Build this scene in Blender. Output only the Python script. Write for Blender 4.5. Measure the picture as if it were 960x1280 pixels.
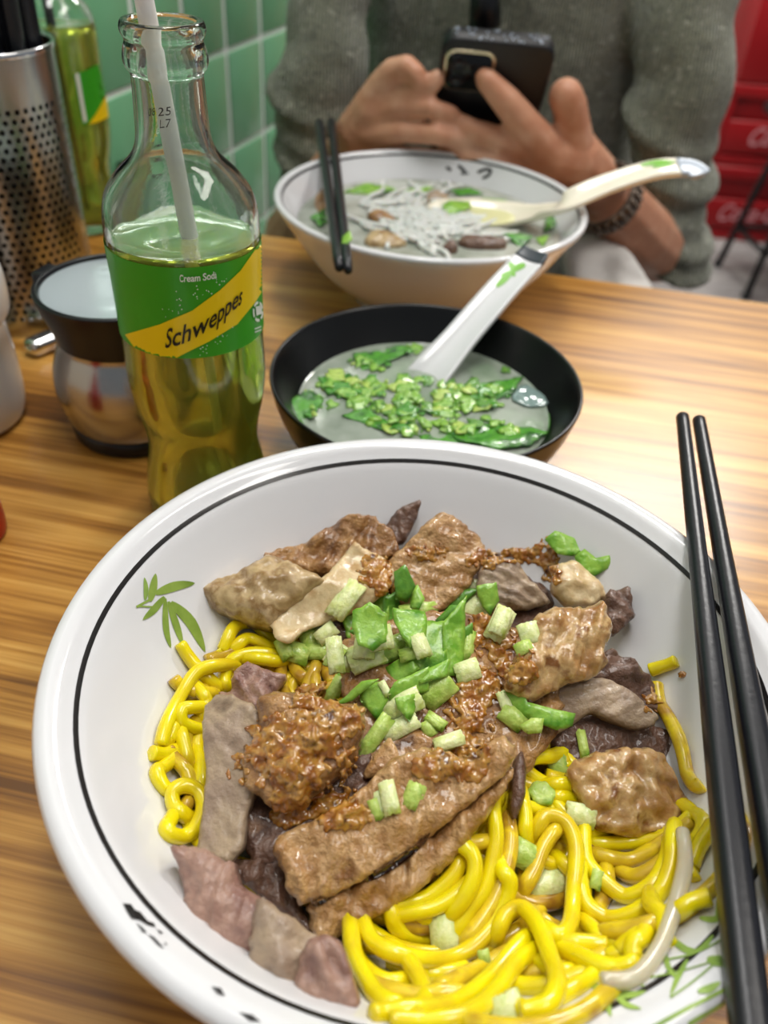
import bpy, bmesh, math, random
import numpy as np
from mathutils import Vector, Matrix, noise
from mathutils.bvhtree import BVHTree
from mathutils.geometry import delaunay_2d_cdt

random.seed(7)
for o in list(bpy.data.objects): bpy.data.objects.remove(o)
SC = bpy.context.scene
COL = SC.collection
TZ = 0.75                     # table height; everything below is built with the table top at z = 0 and lifted at the end

# ------------------------------------------------------------------ camera
F, PITCH, ROLL, CH = 1030.0, math.radians(39.75), math.radians(4.25), 0.26
fw = Vector((0, math.cos(PITCH), -math.sin(PITCH)))
_up = Vector((0, math.sin(PITCH), math.cos(PITCH))); _rt = Vector((1, 0, 0))
rt = _rt*math.cos(ROLL) + _up*math.sin(ROLL)
up = _up*math.cos(ROLL) - _rt*math.sin(ROLL)
CAM = Vector((0, 0, CH))
cd = bpy.data.cameras.new('camera'); cam = bpy.data.objects.new('camera', cd); COL.objects.link(cam)
cam.matrix_world = Matrix(((rt.x, up.x, -fw.x, 0), (rt.y, up.y, -fw.y, 0), (rt.z, up.z, -fw.z, CH), (0, 0, 0, 1)))
cd.sensor_fit = 'VERTICAL'; cd.sensor_height = 24; cd.lens = F/1280*24; cd.clip_start = 0.01
cd.dof.use_dof = True; cd.dof.focus_distance = 0.270; cd.dof.aperture_fstop = 6.2
SC.camera = cam

# ------------------------------------------------------------------ world, lamps, exposure
w = bpy.data.worlds.new('world'); SC.world = w; w.use_nodes = True
w.node_tree.nodes['Background'].inputs[0].default_value = (0.86, 0.93, 1.0, 1)
w.node_tree.nodes['Background'].inputs[1].default_value = 0.21
def area(name, loc, sx, sy, power, col=(1, 1, 1)):
    l = bpy.data.lights.new(name, 'AREA'); l.shape = 'RECTANGLE'; l.size = sx; l.size_y = sy; l.energy = power; l.color = col
    o = bpy.data.objects.new(name, l); COL.objects.link(o); o.location = loc; return o
area('ceiling_light_front', (0.05, 0.55, 1.78), 0.30, 1.2, 15, (1.0, 0.98, 0.95))
area('ceiling_light_back', (0.95, 2.55, 1.78), 0.9, 0.6, 58, (1.0, 0.97, 0.93))
area('ceiling_light_right', (1.1, 0.35, 1.78), 0.30, 1.2, 13, (1.0, 0.95, 0.88))
SC.view_settings.view_transform = 'Standard'; SC.view_settings.look = 'None'
SC.view_settings.exposure = 0.17; SC.view_settings.gamma = 1.0; SC.view_settings.use_curve_mapping = False

# ------------------------------------------------------------------ pixel geometry (960x1280)
def ray(x, y):
    return (fw*F + rt*(x-480) - up*(y-640)).normalized()
def P(x, y, z):
    d = ray(x, y); return CAM + d*((z-CH)/d.z)
def PY(x, y, Y):
    d = ray(x, y); return CAM + d*(Y/d.y)
def depth(p): return (Vector(p)-CAM).dot(fw)
def mpp(p): return depth(p)/F          # metres per pixel there

# ------------------------------------------------------------------ materials
def lin(c):
    return tuple(((v/255/12.92) if v/255 <= 0.04045 else ((v/255+0.055)/1.055)**2.4) for v in c[:3]) + (1.0,)
def M(name, col, rough=0.5, metal=0, spec=0.5, trans=0, ior=1.45, sss=0, coat=0, alpha=1, cols=None, nscale=20, stretch=None, rotz=0,
      ndetail=4, bump=0, bscale=60, bstretch=None, emit=0, sheen=0, contrast=(0.35, 0.65), bdist=0.002):
    m = bpy.data.materials.new(name); m.use_nodes = True; nt = m.node_tree; b = nt.nodes['Principled BSDF']; I = b.inputs
    I['Base Color'].default_value = lin(col); I['Roughness'].default_value = rough; I['Metallic'].default_value = metal
    I['Specular IOR Level'].default_value = spec; I['Transmission Weight'].default_value = trans; I['IOR'].default_value = ior
    I['Coat Weight'].default_value = coat; I['Coat Roughness'].default_value = 0.08; I['Alpha'].default_value = alpha
    I['Sheen Weight'].default_value = sheen
    if sss:
        I['Subsurface Weight'].default_value = sss; I['Subsurface Radius'].default_value = (1, .6, .4); I['Subsurface Scale'].default_value = 0.003
    if emit:
        I['Emission Color'].default_value = lin(col); I['Emission Strength'].default_value = emit
    tc = nt.nodes.new('ShaderNodeTexCoord')
    def mapped(st, rz):
        mp = nt.nodes.new('ShaderNodeMapping'); nt.links.new(tc.outputs['Object'], mp.inputs[0])
        if st: mp.inputs['Scale'].default_value = st
        mp.inputs['Rotation'].default_value = (0, 0, rz); return mp.outputs[0]
    if cols:
        n = nt.nodes.new('ShaderNodeTexNoise'); n.inputs['Scale'].default_value = nscale; n.inputs['Detail'].default_value = ndetail
        nt.links.new(mapped(stretch, rotz), n.inputs['Vector'])
        r = nt.nodes.new('ShaderNodeValToRGB'); e = r.color_ramp.elements; allc = [col]+list(cols)
        while len(e) < len(allc): e.new(0.5)
        for i, c in enumerate(allc):
            e[i].position = contrast[0]+(contrast[1]-contrast[0])*i/(len(allc)-1); e[i].color = lin(c)
        nt.links.new(n.outputs['Fac'], r.inputs[0]); nt.links.new(r.outputs[0], I['Base Color'])
    if bump:
        n2 = nt.nodes.new('ShaderNodeTexNoise'); n2.inputs['Scale'].default_value = bscale; n2.inputs['Detail'].default_value = 5
        nt.links.new(mapped(bstretch or stretch, rotz), n2.inputs['Vector'])
        bp = nt.nodes.new('ShaderNodeBump'); bp.inputs['Strength'].default_value = bump; bp.inputs['Distance'].default_value = bdist
        nt.links.new(n2.outputs['Fac'], bp.inputs['Height']); nt.links.new(bp.outputs[0], I['Normal'])
    return m

# ------------------------------------------------------------------ object helpers
def worldloc(o):
    v = Vector((0, 0, 0))
    while o: v += o.location; o = o.parent
    return v
def tag(o, label, cat, group=None):
    o['label'] = label; o['category'] = cat
    if group: o['group'] = group
    return o
def empty(name, loc, label, cat, group=None):
    o = bpy.data.objects.new(name, None); COL.objects.link(o); o.location = loc; o.empty_display_size = 0.02
    return tag(o, label, cat, group)
def mk(name, V, Fc, mat, parent=None, smooth=True, label=None, cat=None, group=None, kind=None):
    """one mesh object from world-space vertices"""
    V = [Vector(v) for v in V]
    if parent is None:
        xs = [v.x for v in V]; ys = [v.y for v in V]; zs = [v.z for v in V]
        org = Vector(((min(xs)+max(xs))/2, (min(ys)+max(ys))/2, min(zs)))
    else: org = worldloc(parent)
    me = bpy.data.meshes.new(name)
    me.from_pydata([tuple(v-org) for v in V], [], Fc); me.update()
    if smooth: me.polygons.foreach_set('use_smooth', [True]*len(me.polygons))
    me.materials.append(mat)
    o = bpy.data.objects.new(name, me); COL.objects.link(o)
    if parent is None: o.location = org
    else: o.parent = parent
    if label and cat: tag(o, label, cat, group)
    elif label: o['label'] = label
    if kind: o['kind'] = kind
    return o
def struct(o): o['kind'] = 'structure'; return o
class MB:
    def __init__(s): s.V = []; s.F = []
    def add(s, V, Fc):
        n = len(s.V); s.V += [Vector(v) for v in V]; s.F += [tuple(i+n for i in f) for f in Fc]; return s
    def box(s, c, size, R=None):
        hx, hy, hz = (q/2 for q in size); c = Vector(c); R = R or Matrix.Identity(3)
        V = [c + R @ Vector((sx*hx, sy*hy, sz*hz)) for sz in (-1, 1) for sy in (-1, 1) for sx in (-1, 1)]
        return s.add(V, [(0, 2, 3, 1), (4, 5, 7, 6), (0, 1, 5, 4), (2, 6, 7, 3), (0, 4, 6, 2), (1, 3, 7, 5)])
    def bbox(s, c, size, bev, R=None):
        """bevelled box"""
        bm = bmesh.new(); bmesh.ops.create_cube(bm, size=1)
        for v in bm.verts: v.co = Vector((v.co.x*size[0], v.co.y*size[1], v.co.z*size[2]))
        bmesh.ops.bevel(bm, geom=bm.edges[:], offset=bev, segments=3, affect='EDGES', profile=0.5)
        R = R or Matrix.Identity(3); c = Vector(c); bm.verts.index_update()
        s.add([c + R @ v.co for v in bm.verts], [[v.index for v in f.verts] for f in bm.faces]); bm.free(); return s
    def tube(s, pts, rads, n=10, cap=True, squash=None):
        pts = [Vector(p) for p in pts]
        if not hasattr(rads, '__len__'): rads = [rads]*len(pts)
        V = []; prev = None
        for i, p in enumerate(pts):
            t = (pts[min(i+1, len(pts)-1)]-pts[max(i-1, 0)])
            t = t.normalized() if t.length > 1e-9 else Vector((0, 0, 1))
            if prev is None:
                a = Vector((0, 0, 1)) if abs(t.z) < 0.9 else Vector((1, 0, 0)); u = t.cross(a).normalized()
            else:
                u = prev - t*prev.dot(t); u = u.normalized() if u.length > 1e-9 else t.orthogonal().normalized()
            prev = u; v = t.cross(u)
            for k in range(n):
                a = 2*math.pi*k/n; V.append(p + (u*math.cos(a)+v*math.sin(a))*rads[i])
        Fc = [(i*n+k, i*n+(k+1) % n, (i+1)*n+(k+1) % n, (i+1)*n+k) for i in range(len(pts)-1) for k in range(n)]
        if cap: Fc += [tuple(range(n))[::-1], tuple((len(pts)-1)*n+k for k in range(n))]
        return s.add(V, Fc)
    def lathe(s, prof, c=(0, 0, 0), n=64, close=False, R=None):
        c = Vector(c); V = []; R = R or Matrix.Identity(3)
        for r, z in prof:
            for k in range(n):
                a = 2*math.pi*k/n; V.append(c + R @ Vector((max(r, 1e-5)*math.cos(a), max(r, 1e-5)*math.sin(a), z)))
        m = len(prof); L = m if close else m-1
        Fc = [(i*n+k, i*n+(k+1) % n, ((i+1) % m)*n+(k+1) % n, ((i+1) % m)*n+k) for i in range(L) for k in range(n)]
        return s.add(V, Fc)
    def ico(s, c, r, sub=1, R=None, jit=0):
        bm = bmesh.new(); bmesh.ops.create_icosphere(bm, subdivisions=sub, radius=1); bm.verts.index_update()
        rr = Vector(r) if hasattr(r, '__len__') else Vector((r, r, r)); R = R or Matrix.Identity(3); c = Vector(c)
        V = []
        for v in bm.verts:
            q = Vector((v.co.x*rr.x, v.co.y*rr.y, v.co.z*rr.z))*(1+random.uniform(-jit, jit)); V.append(c + R @ q)
        s.add(V, [[v.index for v in f.verts] for f in bm.faces]); bm.free(); return s
    def bvh(s): return BVHTree.FromPolygons([tuple(v) for v in s.V], s.F)
    def build(s, name, mat, parent=None, **k): return mk(name, s.V, s.F, mat, parent, **k)
def catmull(pts, step=4, closed=False):
    pts = [Vector(p) for p in pts]; n = len(pts); out = []
    for i in range(n if closed else n-1):
        if closed: p0, p1, p2, p3 = pts[i-1], pts[i], pts[(i+1) % n], pts[(i+2) % n]
        else: p0, p1, p2, p3 = pts[max(i-1, 0)], pts[i], pts[i+1], pts[min(i+2, n-1)]
        for k in range(step):
            t = k/step
            out.append(0.5*((2*p1)+(p2-p0)*t+(2*p0-5*p1+4*p2-p3)*t*t+(3*p1-p0-3*p2+p3)*t**3))
    if not closed: out.append(pts[-1])
    return out
def smoothprof(pr, step=5):
    return [(v.x, v.y) for v in catmull([(a, b, 0) for a, b in pr], step)]
def rotto(axis, spin=0):
    """rotation taking +z to axis"""
    return Vector((0, 0, 1)).rotation_difference(Vector(axis).normalized()).to_matrix() @ Matrix.Rotation(spin, 3, 'Z')

# ---- ray hits on what is already built
LAYERS = []
def hit(x, y, layers=None):
    d = ray(x, y); best = None
    for b in (layers if layers is not None else LAYERS):
        h = b.ray_cast(CAM, d)
        if h[0] is not None and (best is None or h[3] < best[2]): best = (h[0], h[1], h[3])
    return best
# ---- planar mesh inside an outline (constrained Delaunay)
def resample(pts, res):
    pts = [Vector(p) for p in pts]; out = []
    n = len(pts)
    for i in range(n):
        a, b = pts[i], pts[(i+1) % n]; k = max(1, int(round((b-a).length/res)))
        for j in range(k): out.append(a.lerp(b, j/k))
    return out
def chaikin(pts, it=1, q=0.2):
    pts = [Vector(p) for p in pts]
    for _ in range(it):
        o = []
        for i in range(len(pts)):
            a, b = pts[i], pts[(i+1) % len(pts)]; o += [a.lerp(b, q), a.lerp(b, 1-q)]
        pts = o
    return pts
def inside_dist(poly, pts):
    A = np.array([(p[0], p[1]) for p in poly]); B = np.roll(A, -1, 0); Q = np.array([(p[0], p[1]) for p in pts])
    e = B-A; L2 = (e**2).sum(1)+1e-18
    d = Q[:, None, :]-A[None]; t = np.clip((d*e[None]).sum(2)/L2, 0, 1)
    dist = np.sqrt(((d-t[..., None]*e[None])**2).sum(2)).min(1)
    c = (A[None, :, 1] > Q[:, 1:2]) != (B[None, :, 1] > Q[:, 1:2])
    xi = e[None, :, 0]*(Q[:, 1:2]-A[None, :, 1])/(e[None, :, 1]+1e-18)+A[None, :, 0]
    ins = (np.logical_and(c, Q[:, 0:1] < xi).sum(1) % 2) == 1
    return ins, dist
def fill2d(outline, res):
    b = [p.to_2d() if len(p) > 2 else p for p in resample(outline, res)]
    xs = [p.x for p in b]; ys = [p.y for p in b]
    g = []; rnd = random.Random(3); row = 0
    y = min(ys)
    while y < max(ys):
        x = min(xs)+(res/2 if row % 2 else 0)
        while x < max(xs):
            g.append(Vector((x+rnd.uniform(-.15, .15)*res, y+rnd.uniform(-.15, .15)*res))); x += res
        y += res*0.87; row += 1
    if g:
        ins, dist = inside_dist(b, g); g = [p for p, i, dd in zip(g, ins, dist) if i and dd > res*0.55]
    n = len(b)
    r = delaunay_2d_cdt(b+g, [(i, (i+1) % n) for i in range(n)], [], 1, 1e-9)
    return r[0], [tuple(f) for f in r[2]]
def slab(outline_px, n, o, thick, edge=None, amp=0.0006, freq=250, fiber=None, res=None, round_it=1, rag=0.0, dome=0.0, bend=None, seed=0, rq=0.2, grow=1, drop=.8, fine=17):
    """solid piece whose outline seen from the camera follows outline_px, lying in the plane (o, n)"""
    n = Vector(n).normalized(); u = n.orthogonal().normalized(); v = n.cross(u); o = Vector(o)
    pl = []
    for q in outline_px:
        d = ray(*q); t = (o-CAM).dot(n)/d.dot(n); p = CAM+d*t-o; pl.append(Vector((p.dot(u), p.dot(v))))
    if round_it: pl = chaikin(pl, round_it, rq)
    if grow != 1:
        cc = sum(pl, Vector((0, 0)))/len(pl); pl = [cc+(p-cc)*grow for p in pl]
    area_ = abs(sum(pl[i-1].x*pl[i].y-pl[i].x*pl[i-1].y for i in range(len(pl))))/2
    res = res or max(0.0011, math.sqrt(area_)/fine)
    pl = resample(pl, res)
    if rag: pl = [p*(1+rag*noise.noise(Vector((p.x*400+seed, p.y*400, seed)))) for p in pl]
    V2, T = fill2d(pl, res)
    _, D = inside_dist(pl, V2)
    edge = edge or thick*0.6; dm = max(D)+1e-9
    top = []; bot = []
    fx, fy = (math.cos(fiber), math.sin(fiber)) if fiber is not None else (1, 0)
    for p, d in zip(V2, D):
        q = min(1, d/edge); h = -edge*drop*(1-math.sqrt(max(0, 1-(1-q)**2)))
        h += dome*(min(1, d/dm))**0.7
        h += amp*noise.fractal(Vector((p.x*freq*.6+seed*7.1, p.y*freq*.6, seed)), 1.0, 2.0, 3)
        if fiber is not None:
            a = p.x*fx+p.y*fy; b = -p.x*fy+p.y*fx
            h += amp*0.9*noise.noise(Vector((a*freq*.35, b*freq*2.2, seed+5)))
        if bend: h += bend[0]*math.sin(bend[1]*(p.x*math.cos(bend[2])+p.y*math.sin(bend[2]))+bend[3])
        b_ = bend[0]*math.sin(bend[1]*(p.x*math.cos(bend[2])+p.y*math.sin(bend[2]))+bend[3]) if bend else 0
        top.append(o+u*p.x+v*p.y+n*h); bot.append(o+u*(p.x*.96)+v*(p.y*.96)+n*(-max(thick, -h*1.02)+b_))
    N = len(top); Fc = []
    cnt = {}
    for t in T:
        for i in range(3):
            a, b = t[i], t[(i+1) % 3]; cnt[(a, b)] = 1
    flip = False
    if T:
        a, b, c = (V2[i] for i in T[0]); flip = (b-a).cross(c-a) < 0
    for t in T:
        t2 = t[::-1] if flip else t
        Fc.append(t2); Fc.append(tuple(i+N for i in t2[::-1]))
    for (a, b) in list(cnt):
        if (b, a) not in cnt:
            q = (a, a+N, b+N, b); Fc.append(q[::-1] if flip else q)
    mb = MB(); mb.V = top+bot; mb.F = Fc
    return mb
def decal(mb, outline_px, layer, off=0.00025, res=6, round_it=0):
    ol = [Vector((p[0], p[1])) for p in outline_px]
    if round_it: ol = chaikin(ol, round_it)
    V2, T = fill2d(ol, res); pts = []; ok = True
    for p in V2:
        h = layer.ray_cast(CAM, ray(p.x, p.y))
        if h[0] is None: pts.append(None); continue
        nn = h[1] if h[1].dot(CAM-h[0]) > 0 else -h[1]; pts.append(h[0]+nn*off)
    idx = {}; V = []
    for i, p in enumerate(pts):
        if p is not None: idx[i] = len(V); V.append(p)
    Fc = []
    for t in T:
        if not all(i in idx for i in t): continue
        tri = [idx[i] for i in t]; a, b, c = (V[i] for i in tri)
        if max((a-b).length, (b-c).length, (a-c).length) > 0.02: continue
        if (b-a).cross(c-a).dot(CAM-a) < 0: tri = tri[::-1]
        Fc.append(tuple(tri))
    mb.add(V, Fc)
def stroke(mb, pts, w0, layer, w1=None, off=0.00025, leaf=False):
    """brush stroke along pixels; leaf: pointed at both ends"""
    c = catmull([(p[0], p[1], 0) for p in pts], 5); n = len(c); L = []; R = []
    for i, p in enumerate(c):
        t = (c[min(i+1, n-1)]-c[max(i-1, 0)]).normalized(); s = i/(n-1)
        wd = w0+((w1 if w1 is not None else w0)-w0)*s
        if leaf: wd = w0*max(0.06, math.sin(math.pi*min(1, s*.92+.08))**0.8)
        q = Vector((-t.y, t.x, 0))*wd/2; L.append(p+q); R.append(p-q)
    decal(mb, [(p.x, p.y) for p in L]+[(p.x, p.y) for p in R[::-1]], layer, off, res=7)
def text2d(body, size=1.0, shear=0, offset=0.0, spacing=1.0):
    cu = bpy.data.curves.new('t', 'FONT'); cu.body = body; cu.size = size; cu.shear = shear; cu.offset = offset; cu.space_character = spacing
    cu.resolution_u = 4
    o = bpy.data.objects.new('t', cu); COL.objects.link(o); bpy.context.view_layer.update()
    dg = bpy.context.evaluated_depsgraph_get(); me = bpy.data.meshes.new_from_object(o.evaluated_get(dg))
    V = [v.co.to_2d() for v in me.vertices]; Fc = [tuple(p.vertices) for p in me.polygons]
    bpy.data.objects.remove(o); bpy.data.curves.remove(cu); bpy.data.meshes.remove(me)
    x0 = min(v.x for v in V); x1 = max(v.x for v in V)
    return [Vector((v.x-x0, v.y)) for v in V], Fc, x1-x0
def textdecal(mb, body, base, upv, height, layer, off=0.0003, shear=0, bold=0.0, spacing=1.0):
    """text whose baseline follows the pixel points base; height = cap height in px"""
    V, Fc, wd = text2d(body, 1, shear, bold, spacing); B = catmull([(p[0], p[1], 0) for p in base], 12); out = []
    uv = Vector((upv[0], upv[1], 0)).normalized()*(height/0.72)
    for v in V:
        s = max(0, min(1, v.x/wd))*(len(B)-1); i = min(int(s), len(B)-2); p = B[i].lerp(B[i+1], s-i)+uv*v.y
        h = layer.ray_cast(CAM, ray(p.x, p.y))
        if h[0] is None: out.append(Vector((0, 0, -5))); continue
        nn = h[1] if h[1].dot(CAM-h[0]) > 0 else -h[1]; out.append(h[0]+nn*off)
    mb.add(out, [f for f in Fc if all(out[i].z > -4 for i in f)])
def remesh(mb, voxel, smooth=3, factor=0.5):
    me = bpy.data.meshes.new('r'); me.from_pydata([tuple(v) for v in mb.V], [], mb.F); me.update()
    o = bpy.data.objects.new('r', me); COL.objects.link(o)
    m = o.modifiers.new('r', 'REMESH'); m.mode = 'VOXEL'; m.voxel_size = voxel
    if smooth:
        s = o.modifiers.new('s', 'SMOOTH'); s.factor = factor; s.iterations = smooth
    bpy.context.view_layer.update(); dg = bpy.context.evaluated_depsgraph_get()
    r = bpy.data.meshes.new_from_object(o.evaluated_get(dg))
    V = [v.co.copy() for v in r.vertices]; Fc = [tuple(p.vertices) for p in r.polygons]
    bpy.data.objects.remove(o); bpy.data.meshes.remove(me); bpy.data.meshes.remove(r)
    out = MB(); out.V = V; out.F = Fc; return out
def limb(mb, chain, ripple=None, sub=2):
    """chain of (Vector, radius): tapered limb of overlapping balls"""
    for i in range(len(chain)-1):
        (a, ra), (b, rb) = chain[i], chain[i+1]; k = max(2, int((b-a).length/(min(ra, rb)*0.28)))
        for j in range(k+1):
            t = j/k; mb.ico(a.lerp(b, t), ra+(rb-ra)*t, sub)
def pxchain(ch):
    out = []
    for x, y, Y, r in ch:
        p = PY(x, y, Y); out.append((p, r*mpp(p)))
    return out

# ================================================================== materials used more than once
m_white = M('melamine_white', (226, 226, 229), 0.13, coat=0.4)
m_cream = M('melamine_cream', (242, 234, 215), 0.16, coat=0.4)
m_line = M('rim_line_black', (28, 26, 26), 0.25)
m_green_print = M('bamboo_print_green', (112, 140, 48), 0.3, cols=[(150, 175, 80)], nscale=90)
m_pale_print = M('bamboo_print_pale', (160, 190, 90), 0.3, cols=[(120, 150, 70)], nscale=90)
m_black_print = M('calligraphy_black', (22, 20, 20), 0.3)
m_blackplastic = M('black_plastic', (16, 17, 21), 0.32)
m_chop = M('black_chopstick', (24, 25, 31), 0.30, bump=0.05, bscale=500)
m_steel = M('brushed_steel', (178, 176, 172), 0.22, metal=1, bump=0.05, bscale=300, bstretch=(1, 1, 0.02))
m_chrome = M('polished_steel', (215, 215, 218), 0.08, metal=1)
m_tile = M('green_tile', (116, 178, 134), 0.16, coat=0.2, cols=[(124, 186, 142)], nscale=6)
m_grout = M('grout', (246, 250, 246), 0.8)
m_wood = None
def wood():
    m = bpy.data.materials.new('wood_grain'); m.use_nodes = True; nt = m.node_tree; b = nt.nodes['Principled BSDF']
    b.inputs['Roughness'].default_value = 0.33; b.inputs['Coat Weight'].default_value = 0.12; b.inputs['Coat Roughness'].default_value = 0.16
    tc = nt.nodes.new('ShaderNodeTexCoord'); mp0 = nt.nodes.new('ShaderNodeMapping'); mp0.inputs['Rotation'].default_value = (0, 0, math.radians(9.0))
    nt.links.new(tc.outputs['Object'], mp0.inputs[0])
    def nz(scale, sc, det, dist=0):
        mp = nt.nodes.new('ShaderNodeMapping'); mp.inputs['Scale'].default_value = sc; nt.links.new(mp0.outputs[0], mp.inputs[0])
        n = nt.nodes.new('ShaderNodeTexNoise'); n.inputs['Scale'].default_value = scale; n.inputs['Detail'].default_value = det
        n.inputs['Distortion'].default_value = dist; nt.links.new(mp.outputs[0], n.inputs['Vector']); return n.outputs['Fac']
    a = nz(1, (3.5, 95, 40), 4, .3); c = nz(1, (14, 520, 100), 3); e = nz(1, (1.8, 22, 10), 2)
    def mixf(x, y, f):
        q = nt.nodes.new('ShaderNodeMix'); q.data_type = 'FLOAT'; q.inputs[0].default_value = f; nt.links.new(x, q.inputs[2]); nt.links.new(y, q.inputs[3]); return q.outputs[0]
    v = mixf(mixf(a, c, 0.30), e, 0.30)
    r = nt.nodes.new('ShaderNodeValToRGB'); el = r.color_ramp.elements
    st = [(0.37, (108, 66, 22)), (0.445, (156, 104, 40)), (0.52, (192, 138, 62)), (0.62, (220, 172, 94))]
    while len(el) < 4: el.new(.5)
    for i, (p, cc) in enumerate(st): el[i].position = p; el[i].color = lin(cc)
    nt.links.new(v, r.inputs[0]); nt.links.new(r.outputs[0], b.inputs['Base Color'])
    bp = nt.nodes.new('ShaderNodeBump'); bp.inputs['Strength'].default_value = 0.12; bp.inputs['Distance'].default_value = 0.0006
    nt.links.new(c, bp.inputs['Height']); nt.links.new(bp.outputs[0], b.inputs['Normal'])
    return m
m_wood = wood()
m_meat_tan = M('beef_tan', (142, 98, 52), 0.30, sss=.06, cols=[(170, 126, 76), (196, 156, 106), (136, 92, 50)], nscale=110, ndetail=9, bump=.9, bscale=420, bdist=.002, coat=.5, contrast=(.3, .7))
m_meat_brown = M('beef_brown', (104, 64, 28), 0.28, sss=.06, cols=[(142, 98, 52), (176, 132, 80), (92, 54, 22)], nscale=100, ndetail=9, bump=.9, bscale=420, bdist=.002, coat=.5, contrast=(.3, .7))
m_meat_grey = M('beef_grey', (132, 110, 92), 0.38, sss=.08, cols=[(156, 134, 114), (172, 150, 124), (120, 98, 80)], nscale=80, ndetail=9, bump=.6, bscale=420, bdist=.0016, coat=.2, contrast=(.3, .7))
m_meat_pink = M('beef_pink', (148, 112, 98), 0.36, sss=.1, cols=[(170, 136, 120), (136, 100, 90), (186, 154, 132)], nscale=80, ndetail=9, bump=.7, bscale=420, bdist=.0016, coat=.2, contrast=(.3, .7))
m_meat_dark = M('beef_dark', (76, 52, 40), 0.34, sss=.06, cols=[(110, 80, 64), (84, 58, 46), (134, 102, 78)], nscale=100, ndetail=9, bump=.8, bscale=420, bdist=.0018, coat=.3, contrast=(.3, .7))
m_meat_pale = M('beef_tendon', (166, 138, 94), 0.3, sss=.12, cols=[(192, 166, 122), (142, 110, 66), (206, 182, 142)], nscale=100, ndetail=5, bump=.35, bscale=400, bdist=.001, coat=.3)
m_fat = M('beef_fat', (200, 172, 124), 0.28, sss=.25, cols=[(220, 198, 156), (182, 146, 96)], nscale=110, bump=.3, bscale=350, coat=.35)
m_gel = M('braised_gelatin', (150, 104, 54), 0.18, sss=.3, cols=[(176, 134, 82), (198, 164, 112), (126, 80, 36)], nscale=120, ndetail=5, bump=.6, bscale=300, bdist=.0015, coat=.6)
m_sauce = M('soy_sauce', (52, 22, 8), 0.06, coat=.8)
m_garlic = M('fried_garlic', (142, 80, 14), 0.12, sss=.2, trans=.3, cols=[(180, 112, 30), (212, 158, 74), (98, 50, 8)], nscale=230, ndetail=4, coat=.9, contrast=(.3, .7))
m_noodle = M('yellow_noodle', (242, 226, 10), 0.24, sss=.15, coat=.4, cols=[(236, 214, 14), (222, 194, 24)], nscale=70, ndetail=3, bump=.1, bscale=200)
m_noodle2 = M('sauced_noodle', (206, 172, 44), 0.22, sss=.15, coat=.5, cols=[(232, 204, 34), (180, 136, 44)], nscale=90, ndetail=3, bump=.12, bscale=200)
m_noodle_shade = M('gap_shade_noodle', (176, 138, 40), 0.22, sss=.1, coat=.5, cols=[(204, 168, 40), (150, 108, 36)], nscale=90, ndetail=3)  # sauced noodle, darkened further: shade of the gaps put into the colour
m_celery = M('celery_stalk', (214, 224, 138), 0.26, sss=.25, cols=[(230, 236, 178), (188, 208, 96)], nscale=140, bump=.3, bscale=700, coat=.3)
m_celery_g = M('celery_green', (152, 186, 66), 0.3, sss=.2, cols=[(188, 210, 108), (122, 164, 48)], nscale=140, bump=.3, bscale=600, coat=.3)
m_leaf = M('celery_leaf', (104, 160, 42), 0.28, sss=.15, cols=[(146, 190, 72), (82, 140, 34)], nscale=120, bump=.4, bscale=260, coat=.3)
m_leafd = M('celery_leaf_deep', (70, 128, 38), 0.28, sss=.12, cols=[(100, 154, 52), (54, 106, 32)], nscale=120, bump=.4, bscale=260, coat=.3)

# ================================================================== the setting
WD = 0.48; wa = math.radians(16.0)
wu = Vector((math.sin(wa), math.cos(wa), 0)); wn = Vector((math.cos(wa), -math.sin(wa), 0))   # along the wall / into the room
w00 = -wn*WD*1.0
def WP(u, z, out=0): return w00 + wu*u + wn*out + Vector((0, 0, z))
fl = MB(); fl.box((1.0, 1.6, -TZ-0.03), (5.2, 5.6, 0.05))
m_fgrout = M('floor_grout', (92, 88, 86), 0.85)
floor = struct(fl.build('floor', m_fgrout, smooth=False))
m_ftile = M('grey_floor_tile', (142, 138, 136), 0.45, cols=[(126, 122, 121), (150, 146, 143)], nscale=9, ndetail=6)
t0 = MB(); t0.bbox((0, 0, 0), (0.296, 0.296, 0.012), 0.002)
tm = None
for i in range(9):
    for j in range(9):
        c = Vector((-0.2+i*0.3, 1.0+j*0.3, -TZ-0.0055+0.0012)); c = Vector((c.x+0.06*math.sin(j), c.y, c.z)) if False else c
        if tm is None:
            t = MB(); t.V = [v+c for v in t0.V]; t.F = t0.F; o = t.build('floor_tile', m_ftile, floor); tm = o.data; base_c = c
        else:
            o = bpy.data.objects.new('floor_tile', tm); COL.objects.link(o); o.parent = floor; o.location = c-base_c
# tiled wall on the left
wl = MB(); R_w = Matrix((wn, wu, Vector((0, 0, 1)))).transposed()
wl.box(WP(1.4, 0.55, -0.0454), (0.09, 4.4, 2.6), R_w)
wall = struct(wl.build('wall_left', m_grout, smooth=False))
TW, TH = 0.0878, 0.1041; U0 = 0.0; Z0 = 0.0
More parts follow.
